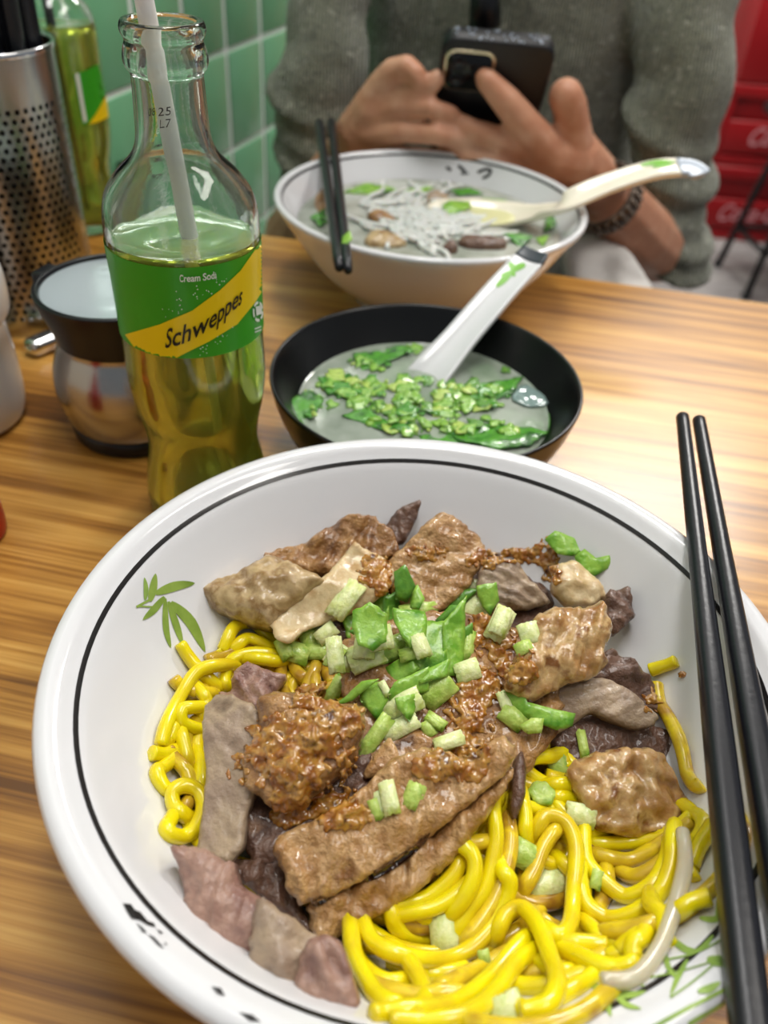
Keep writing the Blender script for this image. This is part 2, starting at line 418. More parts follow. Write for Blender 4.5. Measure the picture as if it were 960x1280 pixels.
# calibrate the grid: a joint crosses pixel (331,240) vertically and (270,68) horizontally
def wallhit(x, y):
    d = ray(x, y); t = (w00-CAM).dot(wn)/d.dot(wn); p = CAM+d*t; return (p-w00).dot(wu), p.z
U0 = wallhit(331, 200)[0]; Z0 = wallhit(270, 68)[1]
tm = None
for i in range(-9, 9):
    for j in range(-9, 6):
        c = WP(U0+(i+.5)*TW, Z0+(j+.5)*TH, 0.0)
        if tm is None:
            t = MB(); t.bbox(c, (0.0022, TW-0.0085, TH-0.0056), 0.0006, R_w); o = t.build('wall_tile', m_tile, wall); tm = o.data; c0 = c
        else:
            o = bpy.data.objects.new('wall_tile', tm); COL.objects.link(o); o.parent = wall; o.location = c-c0
m_plaster = M('plaster', (150, 140, 132), 0.8)
b = MB(); b.box((1.6, 4.2, 0.55), (4.6, 0.08, 2.6)); struct(b.build('wall_back', m_plaster, smooth=False))
b = MB(); b.box((1.0, 1.6, 1.88), (5.2, 5.6, 0.05)); struct(b.build('ceiling', M('ceiling_white', (225, 225, 222), 0.9), smooth=False))

# ------------------------------------------------------------------ table
ea, eb = P(335, 293, 0), P(960, 378, 0); ed = (eb-ea).normalized()
tl = ea + ed*(-0.19); 
kk = ((w00-ea).dot(wn)+0.006)/ed.dot(wn); fl_ = ea+ed*kk      # far edge meets the wall
fr_ = ea+ed*0.62
nl = WP((fl_-w00).dot(wu)-0.95, 0, 0.006); nr = nl+ (fr_-fl_)
table = empty('dining_table', ((fl_+nr)/2).to_tuple()[:2]+(-TZ,), 'wooden dining table with lengthwise brown grain against green tiled wall', 'table')
bm = bmesh.new()
vs = [bm.verts.new((p.x, p.y, 0)) for p in (nl, nr, fr_, fl_)]
f = bm.faces.new(vs); r = bmesh.ops.extrude_face_region(bm, geom=[f])
for v in [g for g in r['geom'] if isinstance(g, bmesh.types.BMVert)]: v.co.z -= 0.032
bmesh.ops.recalc_face_normals(bm, faces=bm.faces[:])
bmesh.ops.bevel(bm, geom=bm.edges[:], offset=0.003, segments=2, affect='EDGES'); bm.verts.index_update()
t = MB(); t.add([v.co.copy() for v in bm.verts], [[v.index for v in f.verts] for f in bm.faces]); bm.free()
t.build('table_top', m_wood, table, smooth=False); TABLE = t.bvh()
m_dkmetal = M('dark_metal', (30, 29, 30), 0.4, metal=.6)
for q in ((nl.lerp(fr_, .12)), (nr.lerp(fl_, .12)), (fr_.lerp(nl, .12)), (fl_.lerp(nr, .12))):
    t = MB(); t.bbox((q.x, q.y, (-0.032-TZ)/2), (0.045, 0.045, TZ-0.032), 0.004); t.build('leg', m_dkmetal, table)

# ------------------------------------------------------------------ noodle bowl (front)
BC = Vector((0.017, 0.1695, 0)); BR = 0.1159
in_prof = [(0.0, .0125), (.030, .0125), (.050, .0140), (.066, .0195), (.080, .0295), (.091, .0420), (.0985, .0525), (.1030, .0588), (.1065, .0618), (.1095, .0643), (.1125, .0652)]
rim_prof = [(.1148, .0645), (.1159, .0625), (.1150, .0600)]
out_prof = [(.108, .054), (.098, .044), (.084, .0300), (.068, .017), (.052, .0085), (.0505, .0), (.046, .0), (.045, .006), (0, .0065)]
def bowl_z(x, y):
    r = math.hypot(x-BC.x, y-BC.y); pr = in_prof
    for (a, za), (b, zb) in zip(pr, pr[1:]):
        if r <= b: return za+(zb-za)*(r-a)/(b-a)
    return pr[-1][1]
bowl = empty('noodle_bowl', BC, 'large white melamine bowl with black inner rim line holding yellow noodles', 'bowl')
b = MB(); b.lathe(smoothprof(in_prof, 4)+smoothprof(rim_prof, 3)+smoothprof(out_prof, 3), BC, 128)
b.build('bowl_body', m_white, bowl); BOWL = b.bvh(); LAYERS.append(BOWL)
def ring_on(prof, r0, r1, c, n, off=.00025):
    def zz(r):
        for (a, za), (bb, zb) in zip(prof, prof[1:]):
            if r <= bb: return za+(zb-za)*(r-a)/(bb-a)
    sp = smoothprof(prof, 4)
    def zs(r):
        for (a, za), (bb, zb) in zip(sp, sp[1:]):
            if a <= r <= bb: return za+(zb-za)*(r-a)/max(1e-9, bb-a)
        return zz(r)
    m = MB(); m.lathe([(r0+(r1-r0)*k/3, zs(r0+(r1-r0)*k/3)+off) for k in range(4)], c, n); return m
ring_on(in_prof, .1040, .1053, BC, 128).build('rim_line', m_line, bowl)
pr = MB()
for pts, wd in (([(170, 759), (190, 748)], 3), ([(170, 758), (198, 759)], 2)): stroke(pr, pts, wd, BOWL)
for pts, wd in (([(187, 752), (191, 735), (194, 717)], 10), ([(194, 742), (218, 733), (243, 729)], 12), ([(205, 746), (192, 762), (178, 775)], 9),
                ([(206, 748), (207, 785), (213, 810)], 8), ([(210, 752), (220, 782), (228, 806)], 9), ([(213, 753), (238, 778), (256, 815)], 14)): stroke(pr, pts, wd, BOWL, leaf=True)
pr.build('bamboo_print', m_green_print, bowl)
pr = MB()
for pts, wd in (([(181, 750), (182, 736), (180, 722)], 6),): stroke(pr, pts, wd, BOWL, leaf=True)
pr.build('bamboo_leaf_print', m_pale_print, bowl); pr = MB()
for pts, wd in (([(760, 1240), (800, 1226), (850, 1215), (900, 1200)], 2), ([(825, 1202), (870, 1192), (912, 1170)], 2.5), ([(838, 1248), (870, 1225), (905, 1195)], 2.5), ([(815, 1285), (870, 1255), (915, 1232)], 5), ([(860, 1280), (890, 1262), (918, 1246)], 5)): stroke(pr, pts, wd, BOWL)
for pts, wd in (([(762, 1238), (785, 1245), (808, 1240)], 9), ([(762, 1240), (760, 1255), (764, 1272)], 8), ([(766, 1238), (782, 1256), (802, 1262)], 8), ([(768, 1234), (790, 1228), (806, 1234)], 7), ([(738, 1226), (752, 1240), (768, 1240)], 9),
                ([(875, 1148), (895, 1150), (908, 1138)], 8), ([(897, 1152), (900, 1135), (898, 1122)], 9), ([(838, 1172), (858, 1188), (876, 1190)], 9), ([(892, 1170), (878, 1186), (866, 1190)], 7), ([(884, 1200), (900, 1202), (914, 1198)], 14), ([(872, 1240), (886, 1236), (900, 1228)], 10), ([(832, 1190), (836, 1210), (848, 1226)], 7), ([(860, 1200), (848, 1222), (838, 1246)], 7)): stroke(pr, pts, wd, BOWL, leaf=True)
pr.build('bamboo_print', m_pale_print, bowl)
pr = MB()
for pts in ([(153, 1130), (163, 1131), (168, 1138), (175, 1141), (184, 1152), (192, 1155), (194, 1160), (184, 1157), (174, 1151), (164, 1149), (160, 1143)], [(170, 1154), (178, 1160), (184, 1167), (178, 1166)], [(184, 1168), (192, 1172), (203, 1184), (205, 1187), (197, 1182)], [(195, 1162), (204, 1167), (200, 1168)], [(205, 1178), (209, 1182), (206, 1182)],
            [(264, 1234), (276, 1236), (281, 1246), (272, 1243)], [(299, 1266), (315, 1269), (326, 1278), (312, 1277)]): decal(pr, pts, BOWL, res=4)
pr.build('calligraphy_print', m_black_print, bowl)

# heap of food in the bowl
HC = P(540, 930, .04)
def mound(x, y):
    d = math.hypot(x-HC.x, y-HC.y)
    return max(bowl_z(x, y)+.0035, .0215+.0235*math.exp(-(d/.062)**2))
NR = 0.00235
NL = 'thick yellow wheat noodle tangled in the large white bowl'
NL2 = 'sauce stained amber wheat noodle tangled in the large white bowl'; NL3 = 'sauced wheat noodle low in the large white bowl, coloured darker for gap shade'
noodle_n = 0
def add_noodle(pts, rads, mat):
    global noodle_n
    m = MB(); m.tube(pts, rads, 10); o = m.build('noodle', mat, label=NL if mat is m_noodle else NL2 if mat is m_noodle2 else NL3, cat='noodle', group='yellow noodles in the front bowl'); LAYERS.append(m.bvh()); noodle_n += 1
    return o
rnd = random.Random(11)
def filler(cx, cy, layer):
    a = rnd.uniform(0, 6.28); x, y = cx, cy; pts = []; cur = rnd.uniform(-60, 60)
    for k in range(rnd.randint(14, 26)):
        rr = math.hypot(x-BC.x, y-BC.y)
        if rr > .061:
            inward = math.atan2(BC.y-y, BC.x-x); da = (inward-a+math.pi) % (2*math.pi)-math.pi; a += 0.5*(1 if da > 0 else -1)
        z0 = bowl_z(x, y)+NR; z1 = max(z0, mound(x, y)-.004)
        pts.append(Vector((x, y, z0+(z1-z0)*layer+.0008*math.sin(k*.9+cx*900))))
        cur += rnd.uniform(-30, 30); cur = max(-95, min(95, cur)); a += cur*.0045; x += math.cos(a)*.0045; y += math.sin(a)*.0045
    return catmull(pts, 2)
AVOID = P(365, 1225, .03)
for L in range(3):
    for k in range(38):
        ang = rnd.uniform(0, 6.28); rad = .056*math.sqrt(rnd.random())
        if L == 2 and k % 3 == 0: continue
        p = filler(BC.x+rad*math.cos(ang), BC.y-.004+rad*math.sin(ang), (L+.5)/3)
        if any((q-AVOID).to_2d().length < .020 for q in p): continue
        add_noodle(p, NR, m_noodle2 if rnd.random() < .6 else m_noodle_shade)  # under-layers get darker noodle colours as painted shade between the strands
# near end of the bowl (below the frame) and the sides
for k in range(26):
    ang = rnd.uniform(-1.9, -0.3); rad = rnd.uniform(.025, .056)
    p = filler(BC.x+rad*math.cos(ang), BC.y+rad*math.sin(ang), .95)
    if any((q-AVOID).to_2d().length < .020 for q in p): continue
    add_noodle(p, NR, m_noodle)
FREE = {(463,1270),(487,1277),(587,1193),(547,1237),(760,1182),(832,1185),(888,1121),(894,1028),(225,806),(190,945),(812,838),(845,828),(650,1263),(201,932),(853,1037),(751,1226)}
def lay(px, mat=None, r=NR, lift=0.0, adder=None):
    px = [tuple(q) for q in px]; e0 = px[0] not in FREE; e1 = px[-1] not in FREE
    def ext(a, b_, n):
        d = (Vector(b_)-Vector(a)).normalized(); k = rnd.uniform(-.5, .5); out = []; p = Vector(b_)
        for j in range(n):
            d = Matrix.Rotation(k, 2) @ d; p = p+d*16; out.append((p.x, p.y))
        return out
    full = (ext(px[1], px[0], 1)[::-1] if e0 else [])+px+(ext(px[-2], px[-1], 1) if e1 else [])
    c = catmull([(q[0], q[1], 0) for q in full], 8); ts = []; n = len(c); dirs = [ray(p.x, p.y) for p in c]
    for p in c:
        h = hit(p.x, p.y); ts.append(h[2] if h else ts[-1])
    ts = np.array(ts)-r*.75-lift
    mn = np.array([np.percentile(ts[max(0, i-4):i+5], 25) for i in range(n)])
    for _ in range(10): mn = np.convolve(np.pad(mn, 3, mode='edge'), np.ones(7)/7, 'valid')
    for i in range(n):
        if e0 and i < 12: mn[i] += r*3*(1-i/12)**1.3
        if e1 and n-1-i < 12: mn[i] += r*3*(1-(n-1-i)/12)**1.3
    rads = [r*(1+.05*math.sin(i*.31+px[0][0])) for i in range(n)]; rads[0] *= .85; rads[-1] *= .85
    pts = [CAM+d*t for d, t in zip(dirs, mn)]
    for p in pts:
        zb = bowl_z(p.x, p.y)+r*.9
        if p.z < zb: p.z = zb
    return (adder or add_noodle)(pts, rads, mat or m_noodle)
T_low = [
 [(497,1133),(537,1120),(567,1093),(577,1067)],[(503,1143),(547,1133),(583,1107),(600,1090)],[(503,1210),(530,1220),(563,1220)],[(453,1210),(483,1233),(517,1223)],
 [(563,1060),(590,1054),(613,1050)],[(653,1000),(657,1020),(657,1047)],[(687,981),(705,980),(722,984)],[(692,996),(708,996),(725,1000)],[(660,950),(675,946),(690,945)],
 [(658,1223),(698,1212),(736,1206)],[(646,1235),(684,1235),(727,1220)],[(663,1267),(698,1247),(733,1226)],[(757,1165),(792,1162),(821,1153)],[(768,1083),(792,1098),(818,1089)],
 [(757,1075),(758,1088),(760,1108)],[(722,1147),(739,1159),(757,1180)],[(697,1033),(680,1057),(667,1090),(655,1110)],[(620,1000),(600,1020),(570,1030)],[(700,1010),(740,1040),(770,1040)],
 [(235,863),(252,866),(270,866)],[(252,866),(258,876),(253,892)],[(225,910),(231,935),(236,955)],[(218,906),(214,918),(209,929)],[(190,945),(199,944),(211,941)],
 [(222,952),(235,968),(238,994),(231,1010)],[(294,808),(311,798),(336,808)],[(209,955),(197,965),(200,978),(210,990),(222,985)],[(450,1180),(500,1190),(530,1240),(520,1275)],
 [(812,838),(828,833),(845,828)],[(825,880),(840,905),(852,935),(862,985)],[(862,1016),(876,1022),(879,1037),(867,1057)],[(700,1075),(716,1090),(730,1110),(722,1135)],
 [(640,1190),(670,1200),(700,1215)],[(470,1235),(520,1245),(560,1240),(600,1250)],[(600,1285),(660,1290),(720,1270),(760,1240)],[(770,1195),(785,1180),(800,1168)]]
T_top = [
 [(438,1153),(443,1193),(463,1233),(483,1257)],[(487,1130),(497,1160),(527,1173),(548,1172)],[(570,1050),(590,1067),(593,1093),(580,1123),(560,1147)],
 [(617,1010),(620,1053),(607,1107),(587,1137),(567,1170)],[(637,1030),(637,1067),(620,1120),(600,1153),(580,1180)],
 [(453,1150),(467,1177),(497,1193),(540,1200),(577,1193),(607,1167),(630,1130),(637,1103),(627,1087)],[(587,1193),(620,1180),(653,1160),(667,1147)],
 [(547,1237),(580,1220),(607,1207),(633,1193)],[(463,1270),(503,1263),(560,1257),(607,1227),(653,1177),(673,1167)],[(487,1277),(537,1277),(587,1267),(620,1240),(647,1203),(683,1180)],
 [(620,1170),(633,1143),(653,1135),(673,1157),(687,1193),(697,1227),(683,1257),(650,1263)],[(670,1040),(683,1020),(707,1027),(720,1060),(717,1113),(713,1153),(700,1170),(683,1160)],
 [(736,1054),(780,1054),(815,1048),(841,1042)],[(748,1069),(786,1075),(815,1063),(841,1046)],[(730,1034),(733,1075),(757,1104),(786,1121),(815,1107),(832,1077),(838,1048)],
 [(725,1095),(733,1130),(762,1149),(792,1144),(821,1121),(838,1083),(841,1045)],[(815,1130),(830,1150),(832,1185)],[(692,1180),(722,1194),(757,1209),(789,1206),(792,1182),(803,1171)],
 [(707,1177),(736,1180),(760,1182)],[(894,1028),(873,1060),(862,1092)],[(888,1121),(865,1127),(847,1139)],
 [(225,806),(247,835),(273,858)],[(351,819),(315,816),(289,826),(280,848),(286,861)],[(280,831),(247,839),(225,871),(209,903),(201,932)],[(247,884),(228,887),(228,903),(254,913)],
 [(246,936),(251,961),(249,990)],[(280,808),(294,783),(318,780),(340,801)],[(350,826),(330,824),(315,822)],[(231,1019),(218,1008),(216,990),(231,982),(249,990),(254,1013),(241,1039),(218,1048),(209,1039),(215,1023)]]
dark = {4, 12, 13, 14, 16, 33}
for i, t in enumerate(T_low): lay(t, m_noodle2 if i in dark or i % 5 == 4 else m_noodle)
order = [i for i in range(len(T_top)) if i not in (10, 11, 5)]+[5, 11, 10]
for i in order: lay(T_top[i], m_noodle2 if i in (4, 6, 7, 13) else m_noodle)
def add_sprout(pts, rads, mat):
    m = MB(); m.tube(pts, rads, 10); LAYERS.append(m.bvh())
    return m.build('bean_sprout', mat, label='translucent white bean sprout curving along the edge of the noodles', cat='bean sprout')
lay([(853, 1037), (856, 1083), (841, 1142), (821, 1191), (792, 1223), (751, 1226)], M('bean_sprout', (232, 222, 196), .2, sss=.4, coat=.4, trans=.4), .0021, adder=add_sprout)

# ================================================================== beef
def samples(outline, k=60, seed=1):
    r = random.Random(seed); xs = [p[0] for p in outline]; ys = [p[1] for p in outline]; out = []
    cand = [(r.uniform(min(xs), max(xs)), r.uniform(min(ys), max(ys))) for _ in range(k*3)]
    ins, _ = inside_dist(outline, cand); return [c for c, i in zip(cand, ins) if i][:k]
def rest_plane(outline, n, pct=70, lift=0.0, seed=1):
    n = Vector(n).normalized(); hs = []
    for s in samples(outline, 60, seed):
        h = hit(*s)
        if h: hs.append(h[0])
    dd = np.percentile([h.dot(n) for h in hs], pct)+lift
    cx = sum(p[0] for p in outline)/len(outline); cy = sum(p[1] for p in outline)/len(outline)
    d = ray(cx, cy); t = (dd-CAM.dot(n))/d.dot(n); return CAM+d*t
meat_i = 0
def meat(name, outline, mat, label, n=(0, -.15, 1), thick=.006, lift=None, pct=65, parent=None, cat='meat', plabel=None, group='sliced beef on the noodles', **k):
    global meat_i
    meat_i += 1
    o = rest_plane(outline, n, pct, thick*.75 if lift is None else lift)
    k = dict(dict(rq=.13, grow=1.05, drop=.55, edge=thick*.4, fine=34, rag=.05), **k)
    k['amp'] = k['amp']*1.3
    mb = slab(outline, n, o, thick, seed=meat_i, **k)
    ob = mb.build(name, mat, parent, label=label, cat=None if parent else cat, group=None if parent else group)
    LAYERS.append(mb.bvh()); return ob, mb
A = dict(amp=.0013, freq=260)
for ol, lb in (([(330,710),(420,690),(600,690),(690,740),(660,830),(560,810),(480,800),(380,800)], 'dark brown beef slice beneath the upper slices of the heap'),
               ([(430,790),(560,760),(690,800),(700,900),(640,980),(520,990),(440,940)], 'broad brown beef slice beneath the celery heap'),
               ([(296,890),(380,870),(460,890),(470,980),(400,1060),(320,1080),(292,1000)], 'dark brown beef slice beneath the garlic covered piece'),
               ([(640,880),(700,840),(800,860),(840,930),(780,960),(700,960)], 'brown beef slice beneath the layered slices')):
    meat('beef_slice', ol, m_meat_dark if 'dark' in lb else m_meat_brown, lb, n=(0, -.2, 1), thick=.009, lift=.005 if 'layered' not in lb else .001, pct=88 if 'layered' not in lb else 55, **A)
meat('beef_slice', [(284,1071),(321,1076),(327,1048),(346,1057),(369,1113),(391,1169),(369,1155),(341,1132),(312,1107),(284,1093)], m_meat_dark, 'dark brown fibrous beef strip tucked behind the pink chunk', n=(.1,-.3,1), fiber=.9, **A)
meat('beef_slice', [(217,1062),(251,1065),(270,1076),(284,1079),(293,1110),(332,1130),(335,1147),(327,1172),(318,1208),(293,1203),(267,1189),(253,1166),(234,1138),(227,1102)], m_meat_pink, 'thick pinkish purple beef chunk against the bowl wall by the black calligraphy', n=(-.15,-.45,1), thick=.009, dome=.003, fiber=.6, amp=.0015, freq=200, grow=1.1, rag=.10)
meat('beef_slice', [(327,1128),(366,1158),(391,1175),(386,1200),(372,1242),(345,1236),(318,1215),(316,1190)], m_meat_grey, 'grey beef piece with a whitish sinew band beside the pink chunk', n=(0,-.4,1), thick=.008, dome=.002, amp=.0022, freq=220, grow=1.2, rag=.12)
meat('beef_slice', [(386,1180),(408,1173),(425,1183),(442,1222),(447,1253),(439,1270),(402,1259),(380,1248),(372,1225)], m_meat_pink, 'dark rose beef end piece touching the yellow noodles by the sinew piece', n=(.1,-.35,1), thick=.008, dome=.003, fiber=1.2, amp=.0024, freq=240, grow=1.14, rag=.12)
meat('beef_slice', [(249,734),(268,722),(294,716),(336,690),(379,709),(404,723),(386,737),(347,762),(336,776),(301,769),(265,755)], m_meat_pale, 'pale grey tendon chunk with a pointed end lying on white bowl wall', n=(-.1,-.35,1), thick=.011, dome=.005, lift=.010, **A)
meat('beef_slice', [(330,690),(382,676),(428,645),(464,644),(492,667),(496,691),(457,700),(414,718),(372,712)], m_meat_brown, 'brown ridged beef slab leaning behind the pale tendon chunk', n=(0,-.5,1), thick=.008, lift=.010, fiber=.35, amp=.0022, freq=220)
meat('beef_slice', [(478,662),(499,635),(527,624),(520,649),(506,677),(492,680)], m_meat_dark, 'small pointed beef shred sticking up next to the tan square slice', n=(0,-.7,1), thick=.005, lift=.009, fiber=.9, **A)
meat('beef_slice', [(340,773),(407,722),(442,677),(453,684),(485,702),(492,723),(474,748),(428,768),(382,784),(365,803),(350,798)], m_fat, 'folded cream coloured fat slice in front of the brown ridged slab', n=(.1,-.45,1), thick=.004, lift=.010, bend=(.0018, 240, .8, .4), amp=.0009, freq=180)
meat('beef_slice', [(490,745),(487,700),(513,676),(540,648),(557,640),(606,676),(600,705),(582,734),(553,760),(525,768)], m_meat_tan, 'smooth reddish tan square beef slice tilted behind the celery leaves', n=(.05,-.55,1), thick=.008, lift=.011, fiber=2.2, amp=.0012, freq=200)
meat('beef_slice', [(596,741),(604,702),(630,696),(652,707),(667,726),(690,748),(664,756),(622,760)], m_meat_grey, 'shredded grey beef piece beneath the loose celery leaf pair', n=(0,-.5,1), thick=.008, lift=.010, fiber=1.9, amp=.0024, freq=230)
meat('beef_slice', [(694,733),(698,705),(720,698),(742,716),(760,742),(742,756),(716,753)], m_fat, 'whitish fat lump under the loose celery leaf pair', n=(.1,-.45,1), thick=.007, lift=.009, dome=.002, **A)
meat('beef_slice', [(760,738),(789,732),(792,755),(797,767),(772,790),(760,772)], m_meat_dark, 'small dark purple beef cube lying alone on white bowl side', n=(.1,-.4,1), thick=.007, lift=.008, amp=.002, freq=300)
meat('beef_slice', [(765,809),(787,824),(817,850),(823,865),(829,890),(802,884),(765,858),(738,850)], m_meat_dark, 'thin dark beef slice with layered edge at the right side of heap', n=(.25,-.3,1), thick=.004, lift=.008, fiber=-.6, bend=(.0014, 300, .9, 0), amp=.0015, freq=240)
meat('beef_slice', [(679,874),(700,858),(720,850),(757,850),(787,865),(817,899),(812,908),(795,910),(765,899),(740,888),(716,905),(690,918)], m_meat_grey, 'long grey beef slice arching over the speckled gelatinous piece', n=(.15,-.3,1), thick=.004, lift=.0085, fiber=-.4, bend=(.0022, 170, .5, .6), amp=.0008, freq=200)
meat('beef_slice', [(690,929),(706,905),(750,888),(802,902),(838,912),(850,945),(852,978),(800,970),(720,968)], m_meat_dark, 'dark maroon beef slice beneath the speckled gelatinous piece', n=(.1,-.3,1), thick=.006, lift=.003, dome=.001, **A)
meat('beef_slice', [(714,962),(727,948),(762,938),(805,932),(834,944),(850,978),(862,999),(856,1028),(844,1040),(820,1036),(797,1043),(751,1034),(739,1016),(727,990)], m_gel, 'shiny speckled gelatinous beef piece resting on the yellow noodles', n=(.05,-.35,1), thick=.009, lift=.010, pct=75, dome=.003, amp=.0028, freq=260, rag=.06)
meat('beef_slice', [(257,884),(280,874),(309,887),(322,897),(318,930),(309,961),(312,981),(302,1007),(299,1045),(283,1065),(244,1065),(254,1007),(260,961),(256,913)], m_meat_grey, 'flat grey beef slice standing beside the coiled noodle', grow=1.13, n=(-.25,-.25,1), thick=.005, lift=.008, fiber=1.5, amp=.0006, freq=150, bend=(.0012, 150, 1.4, 0))
meat('beef_slice', [(273,865),(289,861),(293,836),(312,827),(338,839),(356,842),(338,868),(319,888),(293,876)], m_meat_pink, 'lilac grained beef end on top of the grey slice', n=(-.1,-.4,1), thick=.007, lift=.009, fiber=1.3, amp=.0022, freq=260)
meat('beef_slice', [(634,857),(645,828),(660,800),(671,770),(700,757),(730,760),(757,749),(764,786),(756,816),(761,826),(746,842),(709,852),(667,874)], m_gel, 'thick braised tendon piece with amber glaze beside fried garlic', n=(.1,-.45,1), thick=.010, lift=.011, dome=.004, fiber=.5, amp=.0022, freq=190)
meat('beef_slice', [(325,874),(338,861),(364,865),(412,877),(454,881),(451,907),(438,952),(415,968),(377,1000),(344,1007),(309,981),(304,949),(322,907)], m_meat_brown, 'amber brown beef piece heaped with fried garlic above the large slab', n=(-.05,-.35,1), thick=.010, lift=.012, dome=.004, amp=.0022, freq=230)
slb, slm = meat('beef_slice', [(345,1051),(370,1033),(417,1015),(455,985),(490,949),(534,935),(580,950),(622,920),(640,935),(634,962),(570,1016),(510,1063),(440,1104),(381,1128),(370,1113)], m_meat_tan, 'largest tan beef slab with dark sauce seam along fat edge', n=(-.02,-.42,1), thick=.009, lift=.011, pct=75, fiber=.75, amp=.0016, freq=210)
# its fat strip (a part) and the dark seam of sauce between
o_ = rest_plane([(500,1080),(520,1060),(540,1075)], (0,-.5,1), 40, .006)
strip = [(381,1128),(440,1108),(510,1068),(570,1020),(634,966),(643,950),(642,978),(600,1034),(574,1070),(548,1096),(492,1136),(442,1162),(424,1174),(398,1184),(384,1156)]
o2 = rest_plane(strip, (.0,-.55,1), 70, .0055)
mb = slab(strip, (0,-.55,1), o2, .007, seed=50, fiber=.72, amp=.0026, freq=240, rag=.05, fine=34, drop=.5); mb.build('fat_layer', m_meat_tan, slb, label='ragged pale fat layer'); LAYERS.append(mb.bvh())
sm = MB()
for outl in ([(388,1128),(400,1122),(414,1122),(405,1130),(392,1134)], [(455,1098),(475,1086),(500,1070),(520,1055),(540,1038),(530,1056),(505,1078),(480,1094),(460,1103)]):
    L = [LAYERS[-1], LAYERS[-2]]
    V2, T = fill2d(chaikin([Vector((a, b_)) for a, b_ in outl], 1), 5); V = []
    for p in V2:
        h = hit(p.x, p.y, L) or hit(p.x, p.y); V.append(h[0]-ray(p.x, p.y)*.0008)
    sm.add(V, [t if (V[t[1]]-V[t[0]]).cross(V[t[2]]-V[t[0]]).dot(CAM-V[t[0]]) > 0 else t[::-1] for t in T])
sm.build('sauce_seam', m_sauce, slb, label='glossy dark soy sauce seam')
meat('beef_slice', [(454,967),(470,940),(487,920),(498,942),(492,960),(458,973)], m_meat_tan, 'small tan beef chip between fried garlic piece and celery cuts', n=(0,-.5,1), thick=.004, lift=.005, amp=.001, freq=200)
meat('beef_slice', [(647,949),(654,938),(660,964),(656,1000),(647,1022),(642,1004)], m_meat_dark, 'thin curled brown beef shred beside the large tan slab', n=(.3,-.3,1), thick=.004, lift=.004, amp=.001, freq=200)

# ------------------------------------------------------------------ fried garlic
def garlic(label, ells, count, rmin=.0006, rmax=.0018, seed=0):
    count = int(count*1.7)
    r = random.Random(seed); m = MB(); placed = []
    for k in range(count):
        cx, cy, rx, ry = r.choice(ells); a = r.uniform(0, 6.28); q = r.random()**.6
        x = cx+rx*q*math.cos(a); y = cy+ry*q*math.sin(a); h = hit(x, y)
        if not h: continue
        rad = (rmin+(rmax-rmin)*r.random()**2)*(1.3-.5*q); p = h[0]+h[1]*(rad*.05)+Vector((0, 0, rad*r.uniform(-.2, .9)*(1-q)))
        random.seed(k); m.ico(p, (rad*r.uniform(.7, 1.5), rad*r.uniform(.6, 1.1), rad*r.uniform(.6, 1.)), 1, rotto((r.uniform(-1, 1), r.uniform(-1, 1), r.uniform(.1, 1)), r.uniform(0, 6)), .22)
    m = remesh(m, .00050, 1, .4)
    m.V = [v+Vector((noise.noise(v*900), noise.noise(v*900+Vector((7, 3, 1))), noise.noise(v*900+Vector((2, 9, 5)))))*.00042 for v in m.V]
    o = m.build('fried_garlic', m_garlic, label=label, cat='garlic', kind='stuff'); LAYERS.append(m.bvh())
garlic('amber fried garlic mince heaped on the brown beef piece', [(385,915,55,38),(400,940,50,45),(360,965,45,45),(395,1000,60,28),(360,1020,22,14),(430,1020,35,18),(395,870,30,18),(340,930,34,40),(425,900,30,24)], 800, seed=1)
garlic('amber fried garlic mince heaped over upper end of the largest slab', [(585,900,38,50),(575,950,40,30),(600,860,28,25),(540,960,25,15)], 420, seed=2)
garlic('golden fried garlic mince beside the glazed tendon piece', [(625,815,40,32),(610,780,25,20),(650,840,25,14)], 300, seed=3)
garlic('golden fried garlic mince behind the shredded grey beef', [(605,700,22,14),(650,695,32,10),(685,690,18,20),(690,715,14,18)], 190, seed=4)
garlic('orange fried garlic mince on the cream fat slice', [(468,712,22,22),(480,735,12,12)], 130, seed=5)
garlic('sparse fried garlic mince by the thin dark slice', [(815,878,14,18),(300,960,16,22),(535,690,30,12)], 70, .0006, .0014, seed=6)
m = MB(); h = hit(852, 845); random.seed(1); m.ico(h[0]+Vector((0, 0, .0008)), (.0016, .0012, .001), 2, None, .25); m.build('garlic_crumb', m_garlic, label='single dark crumb lying alone on the white bowl side', cat='crumb')

# ------------------------------------------------------------------ celery: leaves and stalk cuts
random.seed(5)
def leafpiece(outline, mat, label, n=(0, -.55, 1), lift=.003, group='celery leaves on the noodle bowl', thick=.0007, z=None, bend=None, layers=None, amp=.0012, cat='celery leaf', name='celery_leaf', grow=1.1):
    cx = sum(p[0] for p in outline)/len(outline); cy = sum(p[1] for p in outline)/len(outline)
    h = hit(cx, cy, layers); o = h[0]-ray(cx, cy)*lift if z is None else P(cx, cy, z)
    bend = bend or (random.uniform(.0006, .0016), random.uniform(150, 320), random.uniform(0, 3), random.uniform(0, 6))
    s = slab(outline, n, o, thick, edge=.0003, amp=amp, freq=130, bend=bend, seed=random.random()*50, res=.0015, round_it=0, rag=.09, grow=grow, drop=.3)
    ob = s.build(name, mat, label=label, cat=cat, group=group); LAYERS.append(s.bvh()) if layers is None else None
    return ob
LB = 'cut bright green celery leaf piece in the heap on the beef'
Z7 = lambda pts: [(400+a/3.692, 700+b_/3.692) for a, b_ in pts]
nrm = [(-.2,-.6,1),(.3,-.7,1),(0,-.9,1),(.1,-.5,1),(.4,-.6,1),(-.2,-.7,1),(.3,-.4,1),(-.3,-.4,1),(.1,-.7,1),(-.2,-.5,1),(-.4,-.5,1),(.4,-.5,1),(.4,-.7,1)]
